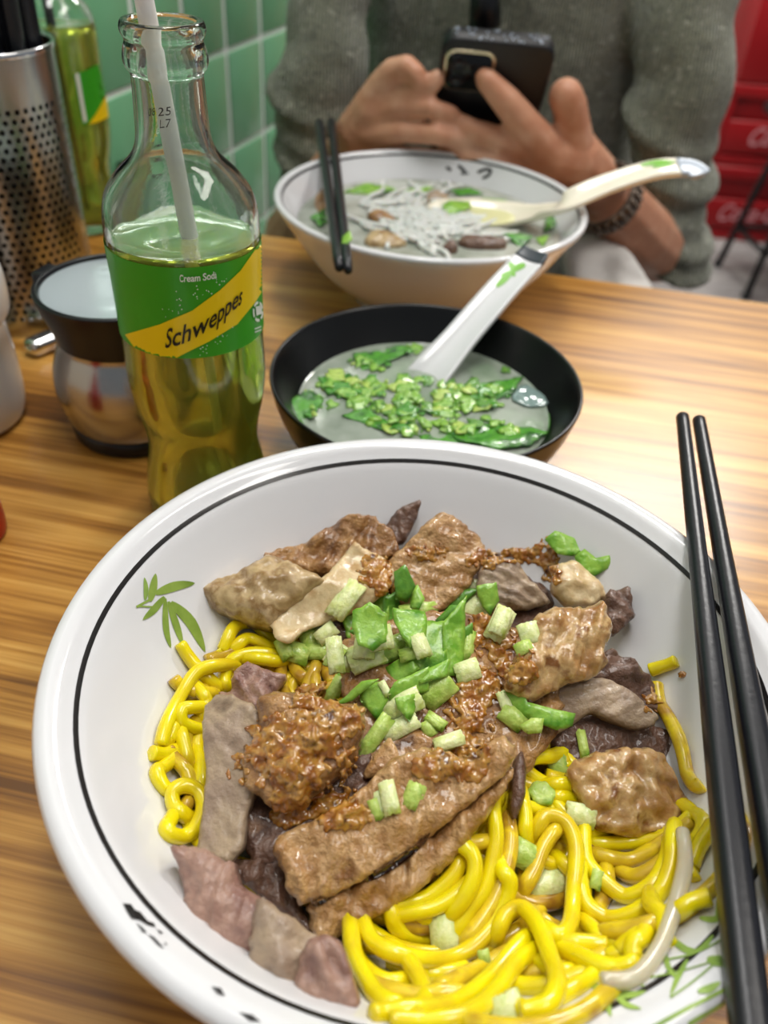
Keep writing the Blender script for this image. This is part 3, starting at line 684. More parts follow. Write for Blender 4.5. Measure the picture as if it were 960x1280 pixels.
LV = [([(110,160),(200,120),(300,180),(290,320),(220,370),(140,340),(110,240)],0),([(300,190),(350,170),(385,260),(380,370),(300,350)],1),([(350,70),(390,40),(430,120),(400,180),(355,170)],1),
      ([(390,290),(560,310),(560,510),(470,510),(430,460),(400,360)],0),([(570,310),(660,210),(650,510),(570,510)],0),([(590,200),(650,150),(720,140),(640,220),(580,240)],1),([(730,130),(800,120),(820,180),(790,230),(740,160)],0),
      ([(310,490),(400,440),(440,500),(340,570)],0),([(330,610),(350,570),(480,510),(480,600),(330,640)],0),([(190,590),(290,570),(300,640),(260,720),(200,650)],0),([(80,660),(190,570),(260,560),(150,640)],0),([(40,600),(90,520),(100,590),(70,660)],0),([(655,330),(700,300),(710,360),(660,400)],1),
      ([(540,280),(600,220),(650,225),(570,300)],1),([(150,330),(230,290),(300,330),(220,380)],1)]
for i, (ol, k) in enumerate(LV): leafpiece(Z7(ol), m_leafd if k else m_leaf, LB, n=nrm[i % len(nrm)], lift=.004, grow=1.25)
C1 = lambda pts: [(540+a/2.667, 640+b_/2.667) for a, b_ in pts]
leafpiece(C1([(380,95),(410,70),(480,90),(515,120),(470,145),(420,140)]), m_leaf, 'rounded lobed celery leaf lying loose at back edge of the heap', lift=.003, group=None)
leafpiece(C1([(480,145),(510,125),(545,155),(585,150),(585,185),(540,210),(500,180)]), m_leaf, 'notched lobed celery leaf hanging over whitish fat lump', lift=.003, group=None)
leafpiece(C1([(240,605),(310,598),(320,635),(400,660),(465,670),(460,710),(410,725),(330,690),(290,660)]), m_leaf, 'frilly celery leaf lying in front of the glazed tendon piece', lift=.004, group=None)
leafpiece(C1([(290,715),(330,690),(370,690),(360,735),(320,740)]), m_celery_g, 'pale yellow green celery leaf tip below the frilly leaf', lift=.004, group=None)
# stalk cuts: ridged crescent-section pieces
def stalk(px, py, ang, L, W, mat, label, group, tilt=0.5, th=.45, spin=0.0, lift=.5):
    if group == GS: L *= 1.18; W *= 1.18
    """ang: direction of its length in the picture (deg); L, W in px"""
    h = hit(px, py); k = mpp(h[0])*1.08; L *= k; W *= k
    n = (Vector((0, -tilt, 1))+Vector((random.uniform(-.25, .25), random.uniform(-.2, .2), 0))).normalized()
    dpx = Vector((math.cos(math.radians(ang)), math.sin(math.radians(ang)), 0))
    d3 = rt*dpx.x-up*dpx.y; d3 = (d3-n*d3.dot(n)).normalized(); s3 = n.cross(d3)
    c = h[0]+n*(W*th*lift); na = 13; V = []; T = W*th*.6
    sec = []
    for i in range(na):
        a = math.radians(-62+124*i/(na-1)); rr = W*.58*(1+(.03 if i % 2 else -.025)); sec.append((rr*math.sin(a), rr*math.cos(a)-W*.45))
    for i in range(na):
        a = math.radians(62-124*i/(na-1)); rr = W*.58-T; sec.append((rr*math.sin(a)*.9, rr*math.cos(a)-W*.45))
    m2 = len(sec); st = 4
    for j in range(st):
        q = (j/(st-1)-.5)*L
        for (a, b_) in sec: V.append(c+d3*(q+random.uniform(-.03, .03)*L)+s3*a+n*(b_+W*.12*math.cos(q/L*2.2)))
    Fc = [(j*m2+i, j*m2+(i+1) % m2, (j+1)*m2+(i+1) % m2, (j+1)*m2+i) for j in range(st-1) for i in range(m2)]
    for e in (0, (st-1)*m2):
        for i in range(na-1): Fc.append((e+i, e+i+1, e+m2-2-i, e+m2-1-i) if e else (e+m2-1-i, e+m2-2-i, e+i+1, e+i))
    mb = MB(); mb.add(V, Fc); LAYERS.append(mb.bvh())
    return mb.build('celery_stalk', mat, label=label if mat is m_celery else label.replace('pale green', 'grass green').replace('single celery', 'single grass green celery'), cat='celery', group=group)
LS = 'chopped pale green celery stalk cut in the heap on the beef'; GS = 'celery stalk cuts on the noodle bowl'
for X, Y, a, L, W, k in [(120,190,-60,150,80,0),(30,370,75,90,70,0),(100,455,35,110,90,0),(215,450,-25,130,110,0),(320,415,-22,140,90,1),(260,370,-30,70,50,0),(725,230,-50,130,100,0),(825,300,-60,130,80,0),(380,665,-25,150,100,0),
                        (370,775,-30,140,70,0),(250,820,-55,180,60,1),(595,840,-20,110,60,0),(535,745,35,80,45,1),(535,600,-40,130,110,1),(300,595,60,60,30,0),(680,515,-20,90,80,0),(450,235,-15,140,60,1),(690,125,10,70,60,0),(500,780,60,60,50,1)]:
    x, y = 400+X/3.692, 700+Y/3.692; stalk(x, y, a, L/3.692, W/3.692, m_celery_g if k else m_celery, LS, GS)
for x, y, a, L, W, k in [(388,802,80,26,20,1),(372,818,20,24,22,1),(398,815,0,30,18,1),(420,862,-70,26,14,1),(408,792,-40,22,16,0),(356,812,60,22,14,1)]: stalk(x, y, a, L, W, m_celery_g if k else m_celery, LS, GS)
rq_ = random.Random(12)
for k in range(8):
    a = rq_.uniform(0, 6.28); q = math.sqrt(rq_.random()); stalk(495+95*q*math.cos(a), 815+52*q*math.sin(a), rq_.uniform(0, 180), rq_.uniform(22, 38), rq_.uniform(14, 26), rq_.choice([m_celery, m_celery_g]), LS, GS)
for i in (0, 3, 8, 9, 2):
    ol, k = LV[i]; c0 = (sum(p[0] for p in ol)/len(ol), sum(p[1] for p in ol)/len(ol)); dx, dy = ((30, 60), (-60, -90), (120, -60), (160, 40), (60, 60))[(0, 3, 8, 9, 2).index(i)]
    leafpiece(Z7([(c0[0]+dx+(p[0]-c0[0])*.8, c0[1]+dy+(p[1]-c0[1])*.8) for p in ol]), m_leaf, LB, n=nrm[(i+3) % len(nrm)], lift=.003, grow=1.1)
LI = 'single celery stalk cut lying apart from the heap'; GI = 'scattered celery stalk cuts'
for x, y, a, L, W, k in [(625,779,-65,34,20,0),(661,793,80,26,28,0),(655,812,70,16,22,1),(470,1012,70,24,14,1),(487,998,75,38,20,0),(476,1005,70,28,14,0),(517,996,-70,30,24,1),(696,957,85,30,26,1),(724,1019,10,34,28,0),
                         (655,1069,30,34,32,1),(680,1107,-20,50,34,0),(645,1086,50,24,20,0),(556,1167,80,38,34,0),(636,1266,70,42,40,0),(605,1197,80,18,14,1),(560,929,-20,34,16,0),(542,903,40,22,8,1),(728,930,88,32,12,1),(640,897,40,30,24,1),(632,880,70,30,14,0),(745,1100,-70,22,14,1)]:
    stalk(x, y, a, L, W, m_celery_g if k else m_celery, LI, GI)
h = hit(677, 993); m = MB(); random.seed(3)
for k in range(6): m.ico(h[0]+Vector((.0022*math.cos(k*1.05),   .0022*math.sin(k*1.05), .0008)), (.0024, .0024, .0013), 2, None, .05)
m2 = remesh(m, .0006, 2); m2.build('celery_stalk', m_celery_g, label='flower shaped green celery cross section on the noodles', cat='celery'); LAYERS.append(m2.bvh())

# ------------------------------------------------------------------ chopsticks across the front bowl
def chopstick(a, b_, ra, rb, label, group=None, n=16, square=True):
    """a: thin round end, b: thick squared end"""
    a = Vector(a); b_ = Vector(b_); t = (b_-a).normalized(); s = t.cross(Vector((0, 0, 1))).normalized(); u2 = s.cross(t); V = []; N = 24
    ks = [0, .004] + [.02+.98*i/(N-3) for i in range(N-3)]+[1.0]
    for i, k in enumerate(ks):
        p = a.lerp(b_, k); r = ra+(rb-ra)*min(1, k*1.15); q = min(1, max(0, (k-.35)/.3)) if square else 0
        if i == 0 or i == len(ks)-1: r *= .8
        for j in range(n):
            an = 2*math.pi*(j+.5)/n; cx, cy = math.cos(an), math.sin(an); m_ = max(abs(cx), abs(cy)); f_ = 1+(1/m_-1)*.82*q
            V.append(p+(s*cx+u2*cy)*r*f_)
    Fc = [(i*n+j, (i+1)*n+j, (i+1)*n+(j+1) % n, i*n+(j+1) % n) for i in range(len(ks)-1) for j in range(n)]+[tuple(range(n)), tuple((len(ks)-1)*n+j for j in range(n))[::-1]]
    mb = MB(); mb.add(V, Fc); return mb.build('chopstick', m_chop, label=label, cat='chopstick', group=group)
c1a, c1b = P(853, 520, .0695), P(938, 1280, .0695); c1b = c1a+(c1b-c1a)*1.06
chopstick(c1a, c1b, .0028, .0040, 'black chopstick lying across front bowl rim, the one nearer the beef')
c2a, c2b = P(873.5, 524, .0695), P(957, 1000, .0695); c2b = c2a+(c2b-c2a)*1.32
chopstick(c2a, c2b, .0028, .0040, 'black chopstick lying across front bowl rim, the one farther from the beef')

# ================================================================== black bowl of clear soup
KC = Vector((0.0160, 0.3605, 0)); KR = 0.0777; KZ = 0.052
m_blackbowl = M('black_melamine', (9, 9, 11), 0.3)
kb = empty('soup_bowl', KC, 'black round bowl of cloudy soup with floating chopped greens', 'bowl')
ki = [(0, .007), (.025, .0075), (.040, .0115), (.053, .020), (.063, .031), (.0705, .042), (.0748, .0500), (.0762, .0518)]
ko = [(.0772, .0520), (.0777, .0508), (.0768, .047), (.0742, .037), (.0680, .0235), (.0570, .0115), (.044, .0045), (.0365, .002), (.035, 0), (.031, 0), (.030, .004), (0, .0045)]
b = MB(); b.lathe(smoothprof(ki, 4)+smoothprof(ko, 3), KC, 96); b.build('bowl_body', m_blackbowl, kb); KB = b.bvh()
def broth_mat(name, col, alpha, cols=None):
    return M(name, col, 0.06, alpha=alpha, coat=.3, cols=cols, nscale=35, ndetail=3)
BZ = .0335
m_broth = broth_mat('cloudy_broth', (150, 164, 146), .62, [(178, 190, 174), (206, 212, 202)])
b = MB(); b.lathe([(0, BZ), (.03, BZ), (.058, BZ), (.0628, BZ+.0001), (.0640, BZ+.0008)], KC, 72)
b.build('broth', m_broth, label='cloudy pale broth filling the black bowl', cat='soup'); BR1 = b.bvh()
K4 = lambda pts: [(320+a/2.182, 300+c/2.182) for a, c in pts]
m_wilt = M('wilted_green', (60, 130, 40), .18, coat=.5, cols=[(88, 158, 52), (38, 96, 30)], nscale=110, bump=.4, bscale=300)
m_chop_g = M('chopped_green', (104, 164, 56), .25, coat=.4, cols=[(150, 192, 88), (84, 146, 44)], nscale=160, bump=.3, bscale=300)
GG = 'broad dark green wilted leaf floating in the black bowl'
for ol, mt in [([(270,310),(380,290),(430,300),(340,340),(290,350)], m_wilt), ([(240,480),(300,460),(360,490),(420,500),(350,520),(280,490)], m_wilt), ([(520,420),(620,390),(720,375),(690,420),(600,450),(530,450)], m_wilt),
               ([(540,520),(640,500),(740,510),(790,525),(740,560),(650,570),(560,545)], m_wilt), ([(450,530),(540,520),(600,560),(560,590),(470,565)], m_wilt), ([(170,380),(250,360),(280,390),(200,420)], m_wilt), ([(80,450),(140,410),(180,440),(130,500)], m_wilt), ([(800,470),(820,460),(830,520),(800,540)], m_wilt)]:
    cx = sum(p[0] for p in ol)/len(ol)
    leafpiece(K4(ol), mt, GG, n=(0, 0, 1), z=BZ+random.uniform(.0008, .0014), group='wilted leaves in the black bowl', layers=[BR1], amp=.0008, name='soup_leaf')
for ol in ([(110,440),(200,380),(330,330),(440,320),(380,400),(240,470),(150,500)], [(300,470),(460,420),(600,440),(560,520),(400,540)], [(580,480),(720,450),(810,500),(760,570),(620,580)], [(560,340),(680,340),(760,380),(700,400),(600,390)]):
    leafpiece(K4(ol), m_wilt, 'large sunken green leaf under the cloudy broth surface', n=(0, 0, 1), z=BZ-.0035, group='sunken leaves in the black bowl', layers=[BR1], amp=.001, name='soup_leaf', grow=.95)
GB = 'small chopped celery leaf flake floating in the black bowl'
rr = random.Random(21); n_fl = 0
zones = [(430,430,160,55,100), (250,390,80,40,30), (610,430,90,40,40), (440,495,140,28,34), (150,450,60,40,14), (420,300,30,14,8), (650,510,90,25,12), (320,330,70,24,12), (690,350,14,8,2)]
for (zx, zy, zrx, zry, cnt) in zones:
    for k in range(cnt):
        a = rr.uniform(0, 6.28); q = math.sqrt(rr.random()); x = zx+zrx*q*math.cos(a); y = zy+zry*q*math.sin(a); s = 4+22*rr.random()**1.6; a0 = rr.uniform(0, 6)
        ol = [(x+s*f1*math.cos(a0+j*.7854)*1.25, y+s*f1*math.sin(a0+j*.7854)*.75) for j in range(8) for f1 in (rr.uniform(.45, 1.25),)]
        p = K4([(x, y)])[0]; lvl = P(p[0], p[1], BZ)
        if (lvl-KC).to_2d().length > .063: continue
        leafpiece(K4(ol), rr.choice([m_chop_g, m_chop_g, m_leaf, m_leafd, m_wilt, m_celery_g]), GB, n=(rr.uniform(-.25, .25), rr.uniform(-.4, .1), 1), z=BZ+.0010+.0030*rr.random()*(1-q), group='chopped greens in the black bowl', layers=[BR1], amp=.0003, name='soup_leaf', thick=.0005, bend=(.0004, 200, rr.uniform(0, 3), 0))
m = MB(); m.add(*(lambda s: (s.V, s.F))(slab(K4([(690,430),(730,385),(790,420),(800,450),(740,455)]), (0, .0, 1), P(*K4([(745, 430)])[0], BZ+.0012), .0008, edge=.0004, amp=.0003)))
m.build('soup_leaf', M('translucent_onion', (150, 176, 172), .08, trans=.4, coat=.5), label='translucent pale film of vegetable floating at the side of the broth', cat='vegetable')

# ------------------------------------------------------------------ spoons
def spoon_mesh(secs, n=10):
    """secs: (pos, half width, thickness, curl depth); faces roughly upward / to the viewer"""
    P_ = [Vector(s[0]) for s in secs]; N = len(P_); mb = MB(); V = []
    for i, (p, w_, th, cu, nn) in enumerate(secs):
        p = Vector(p); t = (P_[min(i+1, N-1)]-P_[max(i-1, 0)]).normalized(); nv = Vector(nn); nv = (nv-t*nv.dot(t)).normalized(); s = t.cross(nv)
        top = []; bot = []
        for k in range(n+1):
            q = -1+2*k/n; top.append(p+s*(w_*q)+nv*(cu*(q*q)-cu+th*.0)); bot.append(p+s*(w_*q*.93)+nv*(cu*(q*q)*.9-cu-th*(1-.35*q**4)))
        V += top+bot[::-1]
    m_ = 2*(n+1)
    Fc = [(i*m_+k, i*m_+(k+1) % m_, (i+1)*m_+(k+1) % m_, (i+1)*m_+k) for i in range(N-1) for k in range(m_)]
    Fc += [tuple(range(m_))[::-1], tuple((N-1)*m_+k for k in range(m_))]
    mb.add(V, Fc); return mb
def interp_secs(keys, step=5):
    ps = catmull([k[0] for k in keys], step); out = []; L = len(keys)
    for i, p in enumerate(ps):
        s = i/step; a = min(int(s), L-2); t = s-a; f_ = lambda j: keys[a][j]+(keys[a+1][j]-keys[a][j])*t
        out.append((p, f_(1), f_(2), f_(3), Vector(keys[a][4]).lerp(Vector(keys[a+1][4]), t)))
    return out
m_band = M('spoon_band_grey', (62, 68, 76), .3)
m_leafprint = M('spoon_bamboo_print', (124, 190, 62), .3)
toc = (CAM-Vector((.05, .40, .06))).normalized()
nv1 = (toc*.6+Vector((-.45, -.1, .75))).normalized()
ent = P(531, 472, BZ); tip1 = PY(669, 313, .456)
d1 = (tip1-ent)
sp1 = empty('soup_spoon', ent, 'white melamine soup spoon standing in the black bowl of greens', 'spoon')
keys = [(ent+Vector((-.040, -.030, -.0195)), .004, .002, .001, (0, 0, 1)), (ent+Vector((-.035, -.027, -.021)), .013, .002, .005, (0, 0, 1)), (ent+Vector((-.022, -.018, -.021)), .0165, .002, .007, (0, 0, 1)), (ent+Vector((-.008, -.007, -.012)), .0125, .003, .004, nv1),
        (ent+d1*.0, .0122, .0062, .0030, nv1), (ent+d1*.3+Vector((0, 0, .0012)), .0098, .0062, .0024, nv1), (ent+d1*.65+Vector((0, 0, .0016)), .0094, .0060, .0020, nv1), (ent+d1*.93, .0092, .0056, .0016, nv1), (tip1+d1*.01, .0083, .0030, .0010, nv1)]
ss = interp_secs(keys, 8); sm1 = spoon_mesh(ss[:-8]); sm1.build('spoon_body', m_white, sp1); S1 = sm1.bvh(); spoon_mesh(ss[-9:]).build('end_band', m_band, sp1, label='dark grey end band')
pr = MB()
for pts, wd in (([(655,128),(680,105),(700,85)],14),([(668,98),(690,92),(708,82)],12),([(690,62),(700,75),(702,90)],14),([(735,68),(715,75),(698,88)],14),([(705,100),(700,90),(690,84)],10)): stroke(pr, K4(pts), wd/2.18*1.3, S1, leaf=True)
pr.build('bamboo_print', m_leafprint, sp1)

# ================================================================== back bowl
QC = Vector((0.0159, 0.563, 0)); QZ = .070
qb = empty('noodle_bowl', QC, 'white melamine bowl of rice noodle soup set before the person', 'bowl')
qi = [(0, .011), (.035, .0115), (.055, .018), (.072, .030), (.086, .046), (.0955, .060), (.1005, .0682), (.1025, .0700)]
qo = [(.1045, .0695), (.1052, .0680), (.1040, .065), (.097, .055), (.086, .038), (.071, .020), (.054, .0075), (.050, 0), (.045, 0), (.044, .006), (0, .0065)]
b = MB(); b.lathe(smoothprof(qi, 4)+smoothprof(qo, 3), QC, 96); b.build('bowl_body', m_white, qb); QB = b.bvh()
ring_on(qi, .0993, .1002, QC, 96, .0003).build('rim_line', m_line, qb)
pr = MB()
for pts, wd in (([(558,209),(564,213)],4),([(573,207),(582,215)],4),([(576,217),(586,217)],2.5),([(597,216),(606,212),(614,212)],4),([(614,212),(611,219),(603,223)],4)): stroke(pr, pts, wd, QB)
pr.build('calligraphy_print', m_black_print, qb)
SZ = .0515
m_broth2 = broth_mat('rice_noodle_broth', (150, 156, 142), .9, [(186, 190, 180), (206, 208, 200)])
b = MB(); b.lathe([(0, SZ), (.05, SZ), (.080, SZ), (.0885, SZ+.0001), (.0897, SZ+.0008)], QC, 72); b.build('broth', m_broth2, label='milky broth filling the white back bowl', cat='soup'); BR2 = b.bvh()
m_rice = M('rice_noodle', (226, 228, 224), .15, sss=.4, coat=.5, trans=.1)
rr = random.Random(5)
for k in range(64):
    cx, cy = rr.choice([(480, 262), (510, 275), (520, 255), (455, 262), (500, 290), (540, 290)]); cx += rr.uniform(-34, 34); cy += rr.uniform(-12, 10); a = rr.uniform(-.6, .9)
    pts = []
    for j in range(9):
        a += rr.uniform(-.45, .45); cx += 9*math.cos(a); cy += 4*math.sin(a); p = P(cx, cy, SZ+.0012+.0022*math.sin(j*.4)*rr.random()); q = p-QC
        if q.to_2d().length > .084: p = QC+Vector((q.x, q.y, 0)).normalized()*.084+Vector((0, 0, p.z))
        pts.append(p)
    m = MB(); m.tube(catmull(pts, 3), .0018, 7); m.build('rice_noodle', m_rice, label='thin white rice noodle floating in the back bowl', cat='noodle', group='rice noodles in the back bowl')
Q4 = lambda pts: [(370+a/2.743, 210+c/2.743) for a, c in pts]
L2 = [BR2]
def meat2(ol, mat, label, z=.002, thick=.004, **k):
    cx = sum(p[0] for p in ol)/len(ol); cy = sum(p[1] for p in ol)/len(ol)
    s = slab(ol, (0, -.25, 1), P(cx, cy, SZ+z+.002), thick, amp=.0012, freq=150, dome=.002, seed=cx, **k); s.build('beef_slice', mat, label=label, cat='meat', group='beef in the back bowl')
meat2(Q4([(440,90),(480,70),(530,90),(520,115),(450,112)]), m_meat_grey, 'pale rounded beef ball at the back of the rice noodles')
meat2(Q4([(240,150),(290,135),(345,165),(330,185),(260,175)]), m_meat_brown, 'brown beef slice half sunk among white rice noodles')
meat2(Q4([(230,240),(260,205),(330,215),(390,250),(340,265),(250,262)]), m_meat_pale, 'pale fringed beef slice by near rim of the back bowl')
meat2(Q4([(550,250),(570,225),(640,228),(730,240),(720,268),(600,272)]), m_meat_dark, 'dark speckled tripe piece beside the back bowl spoon')
meat2(Q4([(60,100),(90,60),(110,90),(105,150),(75,150)]), m_meat_brown, 'brown beef slice by the chopsticks in back bowl')
meat2(Q4([(490,270),(540,235),(560,270),(540,285)]), m_meat_dark, 'grey skin strip next to the tripe piece')
for ol in ([(170,80),(240,58),(330,62),(360,78),(260,82)], [(370,70),(420,60),(470,70),(430,90),(390,88)], [(10,80),(50,50),(70,60),(40,90)], [(50,160),(100,140),(110,190),(80,200)], [(700,225),(760,212),(810,240),(770,262)], [(860,160),(890,150),(890,200),(850,220)], [(530,75),(600,72),(640,85),(560,92)], [(640,100),(720,112),(740,125),(660,118)], [(820,240),(870,230),(850,260)]):
    leafpiece(Q4(ol), random.choice([m_wilt, m_leaf]), 'green leaf piece floating at the edge of the rice noodle soup', n=(0, -.1, 1), z=SZ+.0025, group='leaves in the back bowl', layers=L2, amp=.001, name='soup_leaf')
# spoon resting in the back bowl
sp2 = empty('soup_spoon', P(600, 270, SZ), 'white melamine soup spoon with upcurved handle resting in the back bowl', 'spoon')
up2 = Vector((0, -.25, 1))
def SY(x, y, Y): return PY(x, y, Y)
h2 = [P(706, 250, .0770), P(760, 227, .0885), P(820, 209, .0980), P(862, 207, .1000), P(876, 216, .0980)]
keys = [(P(541, 262, SZ+.004), .003, .0018, .0005, up2), (P(548, 262, SZ+.004), .012, .0018, .004, up2), (P(590, 265, SZ+.0042), .0180, .002, .006, up2), (P(635, 267, SZ+.0055), .0150, .0022, .005, up2), (P(674, 262, SZ+.0140), .0100, .0035, .003, up2),
        (h2[0], .0088, .0050, .002, up2), (h2[1], .0084, .0055, .0016, up2), (h2[2], .0084, .0055, .0014, up2), (h2[3], .0084, .0052, .0012, up2), (h2[4], .0080, .0035, .001, up2)]
ss = interp_secs(keys, 8); sm2 = spoon_mesh(ss[:-11]); sm2.build('spoon_body', m_cream, sp2); S2 = sm2.bvh(); spoon_mesh(ss[-12:]).build('end_band', M('spoon_band_blue', (176, 186, 200), .3), sp2, label='pale blue grey end band')
pr = MB()
for pts, wd in (([(800,207),(822,203),(845,203)],6),([(815,209),(830,207),(842,208)],4)): stroke(pr, pts, wd, S2, leaf=True)
pr.build('bamboo_print', m_leafprint, sp2)
s = slab([(548,262),(570,252),(610,250),(650,258),(660,268),(640,280),(600,284),(565,278)], (0, -.1, 1), P(600, 267, SZ+.0030), .0012, edge=.0005, amp=.0001, grow=.92)
s.build('broth_fill', M('spoon_broth', (222, 220, 170), .06, coat=.4), sp2, label='pale yellow broth in the spoon')
leafpiece(Q4([(505,130),(530,112),(590,116),(595,135),(550,150),(510,150)]), m_leaf, 'bright green leaf bit floating in the back bowl spoon', n=(0, -.2, 1), z=SZ+.0055, group=None, layers=L2, name='soup_leaf')
# chopsticks over the back bowl
for (x0, y0, x1, y1, lb) in ((399, 153, 424, 335, 'black chopstick across the back bowl, the one nearer the soda bottle'), (414, 152, 435, 338, 'black chopstick across the back bowl, the one nearer its spoon')):
    chopstick(P(x0, y0, .0745), P(x1, y1, .0745), .0036, .0030, lb, square=False)
leafpiece([(428, 296), (437, 290), (440, 300), (434, 307), (427, 305)], m_leaf, 'tiny green leaf scrap stuck on the back chopsticks', n=(0, -.4, 1), z=.078, group=None, layers=L2, name='leaf_scrap')

# ================================================================== cream soda bottles
m_glass = M('bottle_glass', (243, 250, 246), .015, trans=1, ior=1.47, bump=.06, bscale=700, bdist=.0003)
m_soda = M('cream_soda', (222, 226, 92), .0, trans=.74, ior=1.33)
m_lgreen = M('label_green', (52, 160, 26), .32, cols=[(60, 170, 32)], nscale=10)
m_lyel = M('label_yellow', (250, 214, 8), .32)
m_lwhite = M('label_white', (235, 240, 232), .4)
bo = [(0, .004), (.018, .001), (.0262, .0012), (.0284, .006), (.0280, .018), (.0262, .030), (.0247, .040), (.0256, .050), (.0278, .061), (.0292, .072), (.0293, .080), (.0291, .090), (.0290, .105), (.0291, .120), (.0294, .130), (.0292, .142), (.0270, .151), (.0218, .158), (.0162, .1635), (.0136, .169), (.0128, .178), (.0124, .188), (.0125, .1905), (.0138, .1925), (.0144, .1950), (.0138, .1985), (.0131, .2005), (.0140, .2025), (.0143, .2045), (.0134, .2065), (.0115, .2065)]
bi = [(.0105, .2045), (.0100, .195), (.0100, .178), (.0115, .168), (.0145, .162), (.0200, .1555), (.0245, .149), (.0268, .141), (.0270, .120), (.0268, .090), (.0270, .078), (.0255, .060), (.0232, .050), (.0223, .040), (.0238, .030), (.0256, .018), (.0256, .010), (.020, .0075), (0, .008)]
def lerp_prof(pr, z):
    for (ra, za), (rb, zb) in zip(pr, pr[1:]):
        if min(za, zb) <= z <= max(za, zb) and za != zb: return ra+(rb-ra)*(z-za)/(zb-za)
def bottle(loc, label, lev):
    root = empty('soda_bottle', loc, label, 'bottle')
    g = MB(); g.lathe(smoothprof(bo, 3)+smoothprof(bi, 3), loc, 72); g.build('bottle_glass', m_glass, root)
    so = smoothprof(bo, 3); si = smoothprof(bi, 3)
    l = MB(); rl = lerp_prof(si, lev)
    lq = [(0, lev), (rl*.6, lev), (rl-.001, lev+.0001), (rl+.0003, lev+.0008)]+[(r+.0003 if r > .001 else 0, z-.0003) for r, z in si if z < lev-.001]
    l.lathe(lq, loc, 72); l.build('cream_soda', m_soda, root, label='yellow green cream soda')
    ob = MB(); ob.lathe(so, loc, 72); return root, ob.bvh(), so
b1 = Vector((-.0854, .3101, 0))
r1, O1, so1 = bottle(b1, 'clear glass soda bottle with green and yellow label and white straw', .1345)
ztop = O1.ray_cast(CAM, ray(235, 334))[0].z; zbot = O1.ray_cast(CAM, ray(247, 447))[0].z
lb = MB(); lb.lathe([(lerp_prof(so1, zbot+(ztop-zbot)*k/10)+.0004, zbot+(ztop-zbot)*k/10) for k in range(11)], b1, 96)
lab = lb.build('label', m_lgreen, r1); LBV = lb.bvh()
pr = MB(); decal(pr, [(157,418),(163,416),(200,405),(240,388),(275,362),(300,338),(318,312),(330,296),(336,330),(328,362),(318,378),(296,405),(262,426),(232,441),(215,450),(195,447),(170,436)], LBV, off=.0003, res=3); pr.build('yellow_band', m_lyel, lab)
YB = pr
pr = MB(); textdecal(pr, 'Schweppes', [(207,434),(232,427),(262,410),(283,393),(300,379)], (.12, -1), 25, LBV, off=.0007, bold=.012); pr.build('brand_lettering', m_black_print, lab)
pr = MB(); textdecal(pr, 'Cream Soda', [(225,351.5),(248,350.5),(270,347)], (-.05, -1), 9, LBV, off=.0006, bold=.02)
rr = random.Random(2)
for k in range(46):
    t = rr.random(); x = 207+70*t+rr.uniform(-6, 6); y = 393-42*t-rr.uniform(0, 1)**2*30*(1-.4*t)+rr.uniform(-3, 8)
    if k > 30: x = 245+45*rr.random(); y = 442-(x-245)*.72+rr.uniform(-4, 8)
    s_ = rr.uniform(.5, 1.1); decal(pr, [(x-s_, y), (x, y-s_), (x+s_, y), (x, y+s_)], LBV, off=.0006, res=9)
ringp = [(321+6.5*math.cos(a), 389+13*math.sin(a)) for a in [i*math.pi/10 for i in range(20)]]
for i in range(20):
    a, c = ringp[i], ringp[(i+1) % 20]; q = lambda p, f_: (321+(p[0]-321)*f_, 389+(p[1]-389)*f_)
    if i % 4 != 3: decal(pr, [a, c, q(c, .72), q(a, .72)], LBV, off=.0006, res=9)
decal(pr, [(318,383),(325,381),(326,392),(319,394)], LBV, off=.0006, res=9)
for yy in (407, 411): decal(pr, [(317,yy+3),(325,yy),(325,yy+1.6),(317,yy+4.6)], LBV, off=.0006, res=9)
pr.build('white_print', m_lwhite, lab)
pr = MB(); textdecal(pr, '25', [(198,145),(213,143.5)], (.05, -1), 11, O1, off=.0003); textdecal(pr, 'L7', [(200,160),(213,158.5)], (.05, -1), 11, O1, off=.0003); textdecal(pr, '08', [(186,145),(194,144)], (.05, -1), 10, O1, off=.0003)
pr.build('date_stamp', M('date_ink', (60, 60, 58), .6), r1)
# straws
m_straw = M('paper_straw', (250, 248, 244), .5, bump=.15, bscale=300)
def straw(a, b_, r, mat, label, name='drinking_straw'):
    m = MB(); a = Vector(a); b_ = Vector(b_); pts = [a.lerp(b_, k/12) for k in range(13)]
    m.tube(pts, r, 14, cap=False); m.tube(pts, r*.82, 14, cap=False)
    return m.build(name, mat, label=label, cat='straw')
vd = Vector((CAM.x-b1.x, CAM.y-b1.y, 0)).normalized(); sd = Vector((-vd.y, vd.x, 0))
sd = sd if sd.x > 0 else -sd
straw(b1+sd*.0135+vd*.004+Vector((0, 0, .012)), b1-sd*.0072+vd*.001+Vector((0, 0, .236)), .0032, m_straw, 'white paper straw standing in the front soda bottle')
b2 = Vector((-.2555, .645, 0))
r2, O2, so2 = bottle(b2, 'glass soda bottle with turned away label behind the chopstick holder', .142)
pr = MB(); decal(pr, [(92,93),(108,87),(122,80),(130,112),(134,146),(120,152),(103,156)], O2, off=.0005, res=6); lab2 = pr.build('label', m_lgreen, r2)
pr = MB(); decal(pr, [(131,119),(134.5,146),(120,153),(110,155),(120,140)], O2, off=.0009, res=5); pr.build('yellow_band', m_lyel, lab2)
pr = MB(); decal(pr, [(93,92),(98,91),(108,151),(104,153)], O2, off=.0009, res=6); pr.build('white_print', m_lwhite, lab2)
straw(b2+Vector((.004, 0, .012)), b2+Vector((-.004, .002, .24)), .0032, m_blackplastic, 'black straw standing in the bottle behind the chopstick holder')

